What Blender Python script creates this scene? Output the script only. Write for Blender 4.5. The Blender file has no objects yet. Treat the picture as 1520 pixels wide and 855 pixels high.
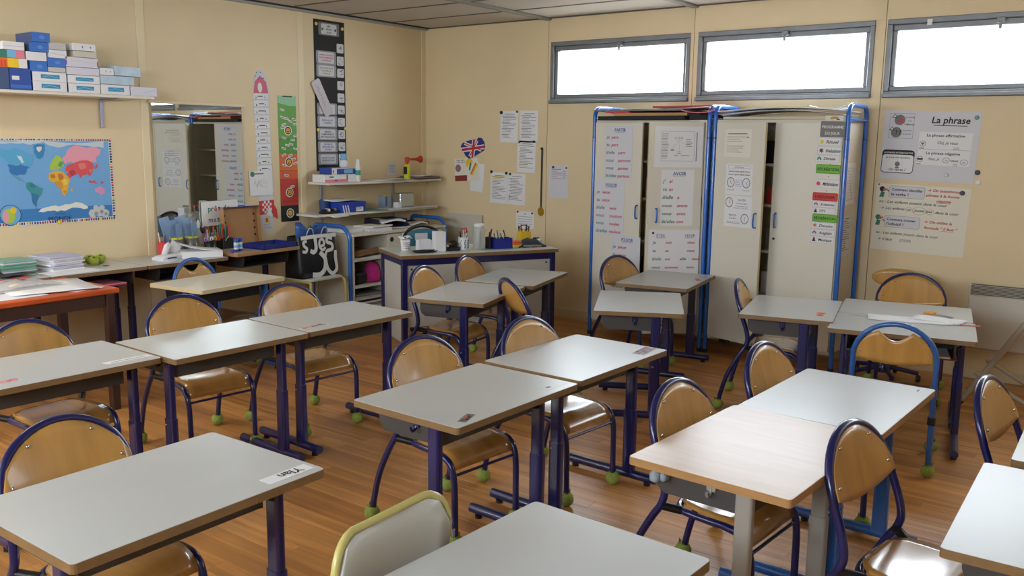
import bpy, math, random
from math import sin, cos, pi, radians, sqrt
from mathutils import Vector, Matrix

random.seed(7)
S = bpy.context.scene
COL = S.collection

# ------------------------------------------------------------------ camera
HC = 1.57
F_PX, PITCH, ROLL, YAW = 1316.05, 0.164983, 0.012054, 0.639462
fw = Vector((-sin(YAW) * cos(PITCH), cos(YAW) * cos(PITCH), -sin(PITCH)))
rt = Vector((cos(YAW), sin(YAW), 0.0))
up = rt.cross(fw)
rt, up = cos(ROLL) * rt + sin(ROLL) * up, -sin(ROLL) * rt + cos(ROLL) * up
cd = bpy.data.cameras.new('camera')
cd.sensor_width = 36.0
cd.lens = 36.0 * F_PX / 1520.0
cd.clip_start = 0.05
cam = bpy.data.objects.new('camera', cd)
COL.objects.link(cam)
cam.matrix_world = Matrix(((rt.x, up.x, -fw.x, 0), (rt.y, up.y, -fw.y, 0), (rt.z, up.z, -fw.z, HC), (0, 0, 0, 1)))
S.camera = cam

# ------------------------------------------------------------------ sky (plain overcast), portals, exposure
SKY = 7.8
wd = bpy.data.worlds.new('overcast_sky')
S.world = wd
wd.use_nodes = True
nt = wd.node_tree
bg = nt.nodes['Background']
tc = nt.nodes.new('ShaderNodeTexCoord')
sp = nt.nodes.new('ShaderNodeSeparateXYZ')
mr = nt.nodes.new('ShaderNodeMapRange')
mr.inputs['From Min'].default_value = -0.25
mr.inputs['From Max'].default_value = -0.02
mr.inputs['To Min'].default_value = 0.0
mr.inputs['To Max'].default_value = 1.0
mx = nt.nodes.new('ShaderNodeMix')
mx.data_type = 'RGBA'
mx.inputs[6].default_value = (0.22, 0.22, 0.20, 1)
mx.inputs[7].default_value = (0.80, 0.905, 1.0, 1)
nt.links.new(tc.outputs['Generated'], sp.inputs[0])
nt.links.new(sp.outputs['Z'], mr.inputs['Value'])
nt.links.new(mr.outputs['Result'], mx.inputs[0])
nt.links.new(mx.outputs[2], bg.inputs['Color'])
bg.inputs['Strength'].default_value = SKY
S.view_settings.view_transform = 'Standard'
S.view_settings.look = 'None'
S.view_settings.exposure = 1.46
S.view_settings.gamma = 1.0
S.view_settings.use_curve_mapping = False

XL, XR, YF, YB, ZC = -6.02, 2.6, -1.5, 6.63, 2.63      # room: left, right, front and back walls, ceiling
WIN = [(-4.535, -3.20), (-3.135, -1.80), (-1.72, -0.385), (-0.30, 1.035), (1.12, 2.455)]   # window bays in the back wall
WZ0, WZ1 = 1.893, 2.423
FWIN = [(-5.9, -3.7), (-2.4, 0.2)]           # tall windows in the front wall behind the viewer
FZ0, FZ1 = 1.55, 2.52


def portal(name, x0, x1, y, z0, z1, inward):
    l = bpy.data.lights.new(name, 'AREA')
    l.shape = 'RECTANGLE'
    l.size, l.size_y = x1 - x0, z1 - z0
    l.cycles.is_portal = True
    o = bpy.data.objects.new(name, l)
    COL.objects.link(o)
    o.location = ((x0 + x1) / 2, y, (z0 + z1) / 2)
    o.rotation_euler = (radians(-90 if inward < 0 else 90), 0, 0)


for i, (a, b) in enumerate(WIN):
    portal('sky_portal', a, b, YB + 0.13, WZ0, WZ1, -1)
for a, b in FWIN:
    portal('sky_portal', a, b, YF - 0.13, FZ0, FZ1, 1)


# ------------------------------------------------------------------ materials
def lin(c):
    return tuple(((v / 255.0) / 12.92 if v / 255.0 <= 0.04045 else ((v / 255.0 + 0.055) / 1.055) ** 2.4) for v in c)


_mats = {}


def mat(name, rgb, rough=0.5, metal=0.0, coat=0.0, spec=0.5, noise=None, grain=None, bump=None, alpha=None):
    """procedural principled material. noise=(scale, amount); grain=(scale xyz, amount); bump=(scale, strength)"""
    if name in _mats:
        return _mats[name]
    m = bpy.data.materials.new(name)
    m.use_nodes = True
    n = m.node_tree.nodes
    L = m.node_tree.links
    p = n['Principled BSDF']
    c = lin(rgb)
    p.inputs['Base Color'].default_value = (*c, 1)
    p.inputs['Roughness'].default_value = rough
    p.inputs['Metallic'].default_value = metal
    p.inputs['Coat Weight'].default_value = coat
    p.inputs['Coat Roughness'].default_value = 0.12
    p.inputs['Specular IOR Level'].default_value = spec
    if noise or grain or bump:
        t = n.new('ShaderNodeTexCoord')
    if noise or grain:
        no = n.new('ShaderNodeTexNoise')
        mp = n.new('ShaderNodeMapping')
        if grain:
            mp.inputs['Scale'].default_value = grain[0]
            no.inputs['Scale'].default_value = 1.0
            no.inputs['Detail'].default_value = 5
            no.inputs['Distortion'].default_value = 0.6
            amt = grain[1]
        else:
            no.inputs['Scale'].default_value = noise[0]
            no.inputs['Detail'].default_value = 3
            amt = noise[1]
        L.new(t.outputs['Object'], mp.inputs[0])
        L.new(mp.outputs[0], no.inputs['Vector'])
        oi = n.new('ShaderNodeObjectInfo')
        ml = n.new('ShaderNodeMath')
        ml.operation = 'MULTIPLY'
        ml.inputs[1].default_value = 37.0
        L.new(oi.outputs['Random'], ml.inputs[0])
        L.new(ml.outputs[0], mp.inputs['Location'])
        r = n.new('ShaderNodeMapRange')
        r.inputs['From Min'].default_value = 0.3
        r.inputs['From Max'].default_value = 0.7
        r.inputs['To Min'].default_value = 1 - amt
        r.inputs['To Max'].default_value = 1 + amt * 0.6
        L.new(no.outputs['Fac'], r.inputs['Value'])
        mm = n.new('ShaderNodeMix')
        mm.data_type = 'RGBA'
        mm.blend_type = 'MULTIPLY'
        mm.inputs[0].default_value = 1.0
        mm.inputs[6].default_value = (*c, 1)
        L.new(r.outputs[0], mm.inputs[7])
        L.new(mm.outputs[2], p.inputs['Base Color'])
    if bump:
        nb = n.new('ShaderNodeTexNoise')
        nb.inputs['Scale'].default_value = bump[0]
        nb.inputs['Detail'].default_value = 4
        L.new(t.outputs['Object'], nb.inputs['Vector'])
        b = n.new('ShaderNodeBump')
        b.inputs['Strength'].default_value = bump[1]
        b.inputs['Distance'].default_value = 0.004
        L.new(nb.outputs['Fac'], b.inputs['Height'])
        L.new(b.outputs[0], p.inputs['Normal'])
    _mats[name] = m
    return m


def glassy(name, tint=(1, 1, 1), gloss=0.08):
    if name in _mats:
        return _mats[name]
    m = bpy.data.materials.new(name)
    m.use_nodes = True
    n = m.node_tree.nodes
    L = m.node_tree.links
    n.remove(n['Principled BSDF'])
    a = n.new('ShaderNodeBsdfTransparent')
    a.inputs[0].default_value = (*tint, 1)
    g = n.new('ShaderNodeBsdfGlossy')
    g.inputs['Roughness'].default_value = 0.05
    mxs = n.new('ShaderNodeMixShader')
    mxs.inputs[0].default_value = gloss
    L.new(a.outputs[0], mxs.inputs[1])
    L.new(g.outputs[0], mxs.inputs[2])
    L.new(mxs.outputs[0], n['Material Output'].inputs['Surface'])
    _mats[name] = m
    return m


def frosted(name, rgb, clear=.5):
    m = mat(name, rgb, rough=.25)
    n, L = m.node_tree.nodes, m.node_tree.links
    a = n.new('ShaderNodeBsdfTransparent')
    x = n.new('ShaderNodeMixShader')
    x.inputs[0].default_value = 1 - clear
    L.new(a.outputs[0], x.inputs[1])
    L.new(n['Principled BSDF'].outputs[0], x.inputs[2])
    L.new(x.outputs[0], n['Material Output'].inputs['Surface'])
    return m


def plank_mat():
    m = mat('oiled_floorboards', (208, 148, 84), rough=0.34, grain=((1.6, 26, 26), 0.32), coat=0.12)
    n = m.node_tree.nodes
    L = m.node_tree.links
    p = n['Principled BSDF']
    src = p.inputs['Base Color'].links[0].from_socket
    oi = n.new('ShaderNodeObjectInfo')
    cr = n.new('ShaderNodeValToRGB')
    e = cr.color_ramp.elements
    e[0].position, e[0].color = 0.0, (0.74, 0.68, 0.60, 1)
    e[1].position, e[1].color = 1.0, (1.12, 1.10, 1.04, 1)
    k = e.new(0.5)
    k.color = (0.92, 0.90, 0.86, 1)
    L.new(oi.outputs['Random'], cr.inputs[0])
    mm = n.new('ShaderNodeMix')
    mm.data_type = 'RGBA'
    mm.blend_type = 'MULTIPLY'
    mm.inputs[0].default_value = 1.0
    L.new(src, mm.inputs[6])
    L.new(cr.outputs[0], mm.inputs[7])
    L.new(mm.outputs[2], p.inputs['Base Color'])
    return m


C_WALL = mat('cream_wall_panel', (228, 207, 166), rough=0.55, noise=(1.3, 0.05))
C_SEAM = mat('cream_cover_strip', (232, 214, 175), rough=0.5)
C_CEIL = mat('ceiling_panel', (196, 190, 182), rough=0.75, noise=(2.0, 0.05))
C_STRIP = mat('ceiling_metal_strip', (165, 165, 162), rough=0.45)
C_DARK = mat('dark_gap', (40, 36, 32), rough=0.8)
C_ALU = mat('window_aluminium', (128, 130, 133), rough=0.45, metal=0.4, noise=(9, 0.12))
C_BASE = mat('cream_skirting', (214, 198, 164), rough=0.5)
C_PLANK = plank_mat()
GLASS = glassy('window_glass', (1, 1, 1), 0.05)
CLEAR = frosted('clear_plastic', (206, 212, 212), .62)
FILM = frosted('thin_plastic_film', (226, 226, 224), .55)
NAVY = mat('navy_enamel', (20, 24, 82), rough=0.28, coat=0.4)
BLUE = mat('blue_enamel', (36, 104, 196), rough=0.26, coat=0.5)
PALEBLUE = mat('worn_blue_enamel', (42, 96, 168), rough=0.3, coat=0.4)
GREYLEG = mat('grey_enamel', (150, 146, 138), rough=0.4)
LAM = mat('white_laminate', (196, 198, 195), rough=0.29, noise=(3.0, 0.035))
LAM2 = mat('cream_laminate', (222, 213, 190), rough=0.33, noise=(3.0, 0.04))
LAMW = mat('birch_laminate', (200, 168, 134), rough=0.29, grain=((3, 30, 3), 0.08))
EDGE = mat('brown_board_edge', (130, 101, 64), rough=0.5, grain=((20, 20, 60), 0.12))
EDGEW = mat('light_wood_edge', (172, 130, 82), rough=0.45, grain=((8, 8, 60), 0.14))
PLY = mat('varnished_plywood', (194, 146, 76), rough=0.32, coat=0.25, grain=((10, 16, 1.6), 0.16))
PLYS = mat('varnished_seat_ply', (176, 126, 62), rough=0.22, coat=0.6, grain=((1.6, 16, 10), 0.18))
TRAY = mat('grey_desk_tray', (66, 62, 59), rough=0.6)
BALL = mat('tennis_felt', (146, 162, 74), rough=0.95, noise=(60, 0.2), bump=(180, 0.6))
CHROME = mat('steel_screw', (205, 205, 205), rough=0.25, metal=1.0)
BLACKP = mat('black_plastic', (22, 22, 24), rough=0.4)
CABW = mat('off_white_door', (222, 217, 202), rough=0.42, noise=(1.2, 0.03))
CABS = mat('off_white_carcass', (212, 205, 186), rough=0.5, noise=(1.2, 0.03))
CABEDGE = mat('cream_door_edge', (205, 190, 150), rough=0.5)
PAPER = mat('white_paper', (232, 232, 234), rough=0.75)
PAPER2 = mat('greyish_paper', (214, 214, 220), rough=0.75)
PAPERY = mat('ivory_paper', (230, 226, 210), rough=0.75)
INK = mat('black_ink', (38, 38, 42), rough=0.7)
GINK = mat('grey_ink', (120, 120, 126), rough=0.7)
RINK = mat('red_ink', (196, 58, 74), rough=0.7)
BINK = mat('blue_ink', (62, 74, 150), rough=0.7)
TINK = mat('green_ink', (62, 128, 104), rough=0.7)
BLK = mat('black_card', (26, 25, 26), rough=0.7)
WHT = mat('white_card', (228, 228, 228), rough=0.6)
GRN = mat('green_card', (118, 188, 62), rough=0.6)
RED = mat('red_card', (212, 62, 58), rough=0.6)
GRYC = mat('grey_card', (122, 120, 118), rough=0.6)
YEL = mat('yellow_card', (236, 200, 44), rough=0.6)
ORG = mat('orange_card', (224, 106, 40), rough=0.6)
PNK = mat('pink_card', (228, 128, 150), rough=0.6)
YTUBE = mat('yellow_green_enamel', (196, 186, 112), rough=0.3, coat=0.3)
WPANEL = mat('white_seat_panel', (206, 207, 198), rough=0.35)


# ------------------------------------------------------------------ mesh builder
class MB:
    def __init__(s):
        s.v, s.f, s.m, s.sm = [], [], [], []

    def add(s, vs, fs, mi=0, smooth=False, M=None):
        b = len(s.v)
        s.v += [tuple(M @ Vector(p)) if M is not None else tuple(p) for p in vs]
        for f in fs:
            s.f.append([i + b for i in f])
            s.m.append(mi)
            s.sm.append(smooth)
        return s

    def box(s, c, d, ch=0.0, mi=0, M=None):
        """box of size d centred on c with chamfer ch"""
        hx, hy, hz = d[0] / 2, d[1] / 2, d[2] / 2
        if ch <= 0:
            vs = [(c[0] + a * hx, c[1] + b * hy, c[2] + e * hz) for a in (-1, 1) for b in (-1, 1) for e in (-1, 1)]
            fs = [(0, 1, 3, 2), (4, 6, 7, 5), (0, 4, 5, 1), (2, 3, 7, 6), (0, 2, 6, 4), (1, 5, 7, 3)]
            return s.add(vs, fs, mi, False, M)
        ch = min(ch, hx * .9, hy * .9, hz * .9)
        vs, ix = [], {}
        for a in (-1, 1):
            for b in (-1, 1):
                for e in (-1, 1):
                    for k, q in enumerate(((hx, hy - ch, hz - ch), (hx - ch, hy, hz - ch), (hx - ch, hy - ch, hz))):
                        ix[(a, b, e, k)] = len(vs)
                        vs.append((c[0] + a * q[0], c[1] + b * q[1], c[2] + e * q[2]))
        fs = []
        R = ((-1, -1), (1, -1), (1, 1), (-1, 1))
        for q in (-1, 1):
            fs.append([ix[(q, a, b, 0)] for a, b in (R if q > 0 else R[::-1])])
            fs.append([ix[(a, q, b, 1)] for a, b in (R if q < 0 else R[::-1])])
            fs.append([ix[(a, b, q, 2)] for a, b in (R if q > 0 else R[::-1])])
        for a in (-1, 1):
            for b in (-1, 1):
                f = [ix[(a, b, -1, 0)], ix[(a, b, -1, 1)], ix[(a, b, 1, 1)], ix[(a, b, 1, 0)]]
                fs.append(f if a * b > 0 else f[::-1])
                f = [ix[(a, -1, b, 0)], ix[(a, -1, b, 2)], ix[(a, 1, b, 2)], ix[(a, 1, b, 0)]]
                fs.append(f if a * b < 0 else f[::-1])
                f = [ix[(-1, a, b, 1)], ix[(-1, a, b, 2)], ix[(1, a, b, 2)], ix[(1, a, b, 1)]]
                fs.append(f if a * b > 0 else f[::-1])
                for e in (-1, 1):
                    f = [ix[(a, b, e, 0)], ix[(a, b, e, 1)], ix[(a, b, e, 2)]]
                    fs.append(f if a * b * e > 0 else f[::-1])
        return s.add(vs, fs, mi, False, M)

    def tube(s, pts, r, n=10, mi=0, closed=False, rr=None, cap=True):
        P = [Vector(p) for p in pts]
        k = len(P)
        vs, fs = [], []
        N = None
        for i in range(k):
            t = (P[(i + 1) % k] - P[i - 1]) if closed else (P[min(i + 1, k - 1)] - P[max(i - 1, 0)])
            t.normalize()
            if N is None:
                N = t.orthogonal().normalized()
            N = (N - t * N.dot(t)).normalized()
            B = t.cross(N)
            ri = rr[i] if rr else r
            for j in range(n):
                a = 2 * pi * j / n
                vs.append(P[i] + (N * cos(a) + B * sin(a)) * ri)
        for i in range(k if closed else k - 1):
            i2 = (i + 1) % k
            for j in range(n):
                fs.append((i * n + j, i * n + (j + 1) % n, i2 * n + (j + 1) % n, i2 * n + j))
        s.add(vs, fs, mi, True)
        if cap and not closed:
            s.add(vs[:n], [list(range(n))[::-1]], mi)
            s.add(vs[-n:], [list(range(n))], mi)
        return s

    def lathe(s, prof, c=(0, 0, 0), n=14, mi=0, M=None, smooth=True):
        vs, fs = [], []
        for r, z in prof:
            for j in range(n):
                a = 2 * pi * j / n
                vs.append((c[0] + r * cos(a), c[1] + r * sin(a), c[2] + z))
        for i in range(len(prof) - 1):
            for j in range(n):
                fs.append((i * n + j, i * n + (j + 1) % n, (i + 1) * n + (j + 1) % n, (i + 1) * n + j))
        s.add(vs, fs, mi, smooth, M)
        if prof[0][0] > 1e-5:
            s.add(vs[:n], [list(range(n))[::-1]], mi, False, M)
        if prof[-1][0] > 1e-5:
            s.add(vs[-n:], [list(range(n))], mi, False, M)
        return s

    def ball(s, c, r, n=12, mi=0, sq=(1, 1, 1)):
        k = n // 2
        return s.lathe([(max(1e-6, r * sin(pi * i / k)), -r * cos(pi * i / k)) for i in range(k + 1)], (0, 0, 0), n, mi,
                       Matrix.Translation(c) @ Matrix.Diagonal((*sq, 1)))

    def prism(s, poly, z0, z1, mi=0, mside=None, M=None):
        """poly (ccw, xy) extruded from z0 to z1"""
        n = len(poly)
        vs = [(x, y, z0) for x, y in poly] + [(x, y, z1) for x, y in poly]
        s.add(vs, [list(range(n))[::-1]], mi if mside is None else mside, False, M)
        b = len(s.v) - 2 * n
        s.f.append([b + n + i for i in range(n)])
        s.m.append(mi)
        s.sm.append(False)
        for i in range(n):
            s.f.append([b + i, b + (i + 1) % n, b + n + (i + 1) % n, b + n + i])
            s.m.append(mi if mside is None else mside)
            s.sm.append(False)
        return s

    def sheet(s, grid, t, mi=0, smooth=True):
        """grid[i][j] of points -> thin solid of thickness t (offset along the mean normal)"""
        ni, nj = len(grid), len(grid[0])
        G = [[Vector(p) for p in row] for row in grid]
        nv = []
        for i in range(ni):
            for j in range(nj):
                a = G[min(i + 1, ni - 1)][j] - G[max(i - 1, 0)][j]
                b = G[i][min(j + 1, nj - 1)] - G[i][max(j - 1, 0)]
                q = a.cross(b)
                nv.append(q.normalized() if q.length > 1e-9 else Vector((0, 0, 1)))
        vs = [G[i][j] for i in range(ni) for j in range(nj)]
        vs = vs + [vs[k] - nv[k] * t for k in range(ni * nj)]
        o = ni * nj
        fs = []
        for i in range(ni - 1):
            for j in range(nj - 1):
                q = (i * nj + j, (i + 1) * nj + j, (i + 1) * nj + j + 1, i * nj + j + 1)
                fs.append(q)
                fs.append(tuple(x + o for x in q[::-1]))
        s.add(vs, fs, mi, smooth)
        b = len(s.v) - 2 * o
        rim = [i * nj for i in range(ni)] + [(ni - 1) * nj + j for j in range(1, nj)] + \
              [i * nj + nj - 1 for i in range(ni - 2, -1, -1)] + [j for j in range(nj - 2, 0, -1)]
        for k in range(len(rim)):
            a, c = rim[k], rim[(k + 1) % len(rim)]
            s.f.append([b + c, b + a, b + a + o, b + c + o])
            s.m.append(mi)
            s.sm.append(False)
        return s

    def mesh(s, name, mats):
        me = bpy.data.meshes.new(name)
        me.from_pydata(s.v, [], s.f)
        for m in (mats if isinstance(mats, (list, tuple)) else [mats]):
            me.materials.append(m)
        me.polygons.foreach_set('material_index', s.m)
        me.polygons.foreach_set('use_smooth', s.sm)
        me.update()
        return me

    def obj(s, name, mats, parent=None, loc=(0, 0, 0), rz=0.0):
        o = bpy.data.objects.new(name, s.mesh(name, mats))
        COL.objects.link(o)
        o.location = loc
        o.rotation_euler = (0, 0, rz)
        if parent is not None:
            o.parent = parent
        return o


def tag(o, label, cat, group=None):
    o['label'] = label
    o['category'] = cat
    if group:
        o['group'] = group
    return o


def thing(name, label, cat, loc=(0, 0, 0), rz=0.0, group=None):
    o = bpy.data.objects.new(name, None)
    o.empty_display_size = 0.1
    COL.objects.link(o)
    o.location = loc
    o.rotation_euler = (0, 0, rz)
    return tag(o, label, cat, group)


def struct(o):
    o['kind'] = 'structure'
    return o


KIDS = {}


def kids(o):
    return [c for c in bpy.data.objects if c.parent == o]


def copy_tree(o, parent=None):
    c = o.copy()
    COL.objects.link(c)
    c.parent = parent
    for ch in kids(o):
        copy_tree(ch, c)
    return c


def arc(c, r, a0, a1, n, f):
    return [f(c[0] + r * cos(a0 + (a1 - a0) * i / n), c[1] + r * sin(a0 + (a1 - a0) * i / n)) for i in range(n + 1)]


def smooth_path(P, n=6):
    """Catmull-Rom through points"""
    P = [Vector(p) for p in P]
    out = []
    for i in range(len(P) - 1):
        a, b, c, d = P[max(i - 1, 0)], P[i], P[i + 1], P[min(i + 2, len(P) - 1)]
        for k in range(n):
            t = k / n
            out.append(0.5 * ((2 * b) + (c - a) * t + (2 * a - 5 * b + 4 * c - d) * t * t + (3 * b - a - 3 * c + d) * t ** 3))
    out.append(P[-1])
    return out


def rrect(x0, y0, x1, y1, r, n=3):
    p = []
    for cx, cy, a in ((x1 - r, y0 + r, -pi / 2), (x1 - r, y1 - r, 0), (x0 + r, y1 - r, pi / 2), (x0 + r, y0 + r, pi)):
        p += [(cx + r * cos(a + pi / 2 * i / n), cy + r * sin(a + pi / 2 * i / n)) for i in range(n + 1)]
    return p


# ------------------------------------------------------------------ lettering
_glyph = {}


def text_geo(txt, bold):
    k = (txt, bold)
    if k not in _glyph:
        c = bpy.data.curves.new('t', 'FONT')
        c.body = txt
        c.size = 1.0
        c.resolution_u = 2
        c.fill_mode = 'FRONT'
        if bold:
            c.offset = 0.018
        o = bpy.data.objects.new('t', c)
        me = bpy.data.meshes.new_from_object(o)
        vs = [tuple(v.co) for v in me.vertices]
        fs = [list(p.vertices) for p in me.polygons]
        bpy.data.objects.remove(o)
        bpy.data.curves.remove(c)
        bpy.data.meshes.remove(me)
        xs = [v[0] for v in vs] or [0]
        _glyph[k] = (vs, fs, min(xs), max(xs))
    return _glyph[k]


class Sheet:
    """a flat printed thing (paper, card, poster): local x right, y up, z towards the reader"""

    def __init__(s, name, label, cat, o, r, w, h, m=PAPER, up=(0, 0, 1), t=0.0008, tilt=0.0, group=None, poly=None, parent=None, curl=0.0):
        R = Vector(r).normalized()
        U = Vector(up).normalized()
        if tilt:
            Q = Matrix.Rotation(tilt, 3, R.cross(U))
            R, U = Q @ R, Q @ U
        N = R.cross(U)
        mb = MB()
        if poly:
            mb.prism(poly, 0, t)
        elif curl:
            g = [[(w * i / 6, h * j / 6, t + curl * (1 - j / 6) ** 2 * (abs(i / 3 - 1) ** 2 if i else 1)) for j in range(7)] for i in range(7)]
            mb.sheet(g, t)
        else:
            mb.box((w / 2, h / 2, t / 2), (w, h, t))
        s.o = mb.obj(name, m, parent)
        s.o.matrix_world = Matrix(((R.x, U.x, N.x, o[0]), (R.y, U.y, N.y, o[1]), (R.z, U.z, N.z, o[2]), (0, 0, 0, 1)))
        if label:
            tag(s.o, label, cat, group)
        s.w, s.h, s.z, s.acc, s.lv = w, h, t + curl + 0.0004, {}, 0

    SPLIT = {'plaques': 'plaque', 'icons': 'icon', 'name_cards': 'name_card', 'continents': 'continent', 'smileys': 'smiley', 'countries': 'country', 'name_tags': 'name_tag', 'bands': 'colour_band'}

    def _mb(s, part, m):
        s.z += 4e-6
        if part in s.SPLIT:
            s.lv += 1
            return s.acc.setdefault((s.SPLIT[part], s.lv), (MB(), m))[0]
        return s.acc.setdefault((part, m.name), (MB(), m))[0]

    def up1(s):
        s.z += 0.0003
        return s

    def rect(s, x0, y0, x1, y1, m, part='print', ang=0.0):
        cx, cy = (x0 + x1) / 2, (y0 + y1) / 2
        q = [(x0, y0), (x1, y0), (x1, y1), (x0, y1)]
        if ang:
            q = [(cx + (x - cx) * cos(ang) - (y - cy) * sin(ang), cy + (x - cx) * sin(ang) + (y - cy) * cos(ang)) for x, y in q]
        mb = s._mb(part, m)
        mb.add([(x, y, s.z) for x, y in q], [(0, 1, 2, 3)])
        return s

    def poly(s, pts, m, part='print'):
        mb = s._mb(part, m)
        mb.add([(x, y, s.z) for x, y in pts], [list(range(len(pts)))])
        return s

    def disc(s, x, y, r, m, part='print', n=18, ry=None):
        ry = ry or r
        return s.poly([(x + r * cos(2 * pi * i / n), y + ry * sin(2 * pi * i / n)) for i in range(n)], m, part)

    def ring(s, x, y, r, t, m, part='print', n=20, ry=None):
        ry = ry or r
        k = (r - t) / r
        mb = s._mb(part, m)
        a = [(x + r * cos(2 * pi * i / n), y + ry * sin(2 * pi * i / n), s.z) for i in range(n)]
        b = [(x + r * k * cos(2 * pi * i / n), y + ry * k * sin(2 * pi * i / n), s.z) for i in range(n)]
        mb.add(a + b, [(i, (i + 1) % n, n + (i + 1) % n, n + i) for i in range(n)])
        return s

    def line(s, x0, y0, x1, y1, t, m, part='print'):
        d = Vector((x1 - x0, y1 - y0))
        n = Vector((-d.y, d.x)).normalized() * t / 2
        return s.poly([(x0 - n.x, y0 - n.y), (x1 - n.x, y1 - n.y), (x1 + n.x, y1 + n.y), (x0 + n.x, y0 + n.y)], m, part)

    def frame(s, x0, y0, x1, y1, t, m, part='print'):
        s.rect(x0, y0, x1, y0 + t, m, part).rect(x0, y1 - t, x1, y1, m, part)
        return s.rect(x0, y0, x0 + t, y1, m, part).rect(x1 - t, y0, x1, y1, m, part)

    def rr(s, x0, y0, x1, y1, r, m, part='print'):
        return s.poly(rrect(x0, y0, x1, y1, r), m, part)

    def text(s, x, y, txt, size, m, al='l', bold=False, shear=0.0, fit=None, ang=0.0, part='lettering'):
        vs, fs, a, b = text_geo(txt, bold)
        kx = size
        if fit:
            kx = min(size * 1.15, fit / max(b - a, 1e-4))
        W = (b - a) * kx
        ox = x - (W / 2 if al == 'c' else W if al == 'r' else 0)
        pts = []
        for v in vs:
            px, py = ox + (v[0] - a) * kx + v[1] * size * shear, y + v[1] * size
            if ang:
                dx, dy = px - x, py - y
                px, py = x + dx * cos(ang) - dy * sin(ang), y + dx * sin(ang) + dy * cos(ang)
            pts.append((px, py, s.z + 0.0003))
        s._mb(part, m).add(pts, fs)
        return s

    def hand(s, x, y, txt, size, m, fit=None, al='l'):
        return s.text(x, y, txt, size, m, al, True, shear=0.28, fit=fit, part='handwriting')

    def lines(s, x0, x1, y, n, dy, m, t=0.0016, rag=0.35):
        """rows of print too small to read"""
        for i in range(n):
            s.rect(x0, y - i * dy, x1 - random.random() * rag * (x1 - x0), y - i * dy + t, m, 'small_print')
        return s

    def done(s):
        for (part, mn), (mb, m) in s.acc.items():
            o = mb.obj(part, m, s.o)
            if part not in s.SPLIT.values() and len(mb.f) > 1:
                o['kind'] = 'stuff'
        return s.o


def magnet(x, z, r, m, label, y=None, t=0.008):
    mb = MB().lathe([(r, 0), (r, t * .7), (r * .8, t)], n=16)
    o = mb.obj('magnet', m)
    o.location = (x, YB - 0.0095 if y is None else y, z)
    o.rotation_euler = (pi / 2, 0, 0)
    return tag(o, label, 'magnet')


# ================================================================== THE ROOM
# ---- floor: boards laid along x over a dark subfloor
fl = struct(MB().box(((XL + XR) / 2, (YF + YB) / 2, -0.06), (XR - XL + .4, YB - YF + .4, 0.08)).obj('floor', C_DARK))
BW = 0.084
boards = []
y = YF
while y < YB:
    x = XL - random.random() * 1.2
    while x < XR:
        l = random.uniform(1.1, 2.1)
        a, b = max(x, XL), min(x + l, XR)
        if b - a > 0.06:
            boards.append((a, b, y, min(y + BW, YB)))
        x += l
    y += BW


def seen(bd):
    cx, cy = (bd[0] + bd[1]) / 2, (bd[2] + bd[3]) / 2
    a = math.atan2(-cx, cy)
    return cy > 0.8 and YAW - 0.66 < a < YAW + 0.66


order = sorted(boards, key=lambda bd: (0 if seen(bd) else 1, sqrt(((bd[0] + bd[1]) / 2) ** 2 + bd[2] ** 2)))
near, rest = order[:298], order[298:]
pm = MB().box((0.5, 0, -0.01), (1.0, BW - 0.0012, 0.02), 0.0007).mesh('floor_board', C_PLANK)
for a, b, y0, y1 in near:
    o = bpy.data.objects.new('floor_board', pm)
    COL.objects.link(o)
    o.parent = fl
    o.location = (a + 0.0005, (y0 + y1) / 2, 0)
    o.scale = (b - a - 0.001, (y1 - y0) / BW, 1)
mb = MB()
for a, b, y0, y1 in rest:
    mb.box(((a + b) / 2, (y0 + y1) / 2, -0.01), (b - a - .001, y1 - y0 - .0012, 0.02))
mb.obj('remaining_floor_boards', C_PLANK, fl)['kind'] = 'stuff'

# ---- left wall (map, mirror, posters)
wl = struct(MB().box((XL - 0.09, (YF + YB) / 2, ZC / 2), (0.14, YB - YF + .3, ZC)).obj('wall_left', C_WALL))
SEAMS_L = [YF, -0.63, 0.81, 2.2, 3.632, 5.075, YB]
for a, b in zip(SEAMS_L[:-1], SEAMS_L[1:]):
    MB().box((XL - 0.01, (a + b) / 2, ZC / 2), (0.02, b - a - 0.003, ZC), 0.001).obj('wall_panel', C_WALL, wl)
for q in SEAMS_L[1:-1] + [YB - 0.03]:
    MB().box((XL + 0.002, q, ZC / 2), (0.006, 0.062, ZC), 0.002).obj('cover_strip', C_SEAM, wl)

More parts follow.
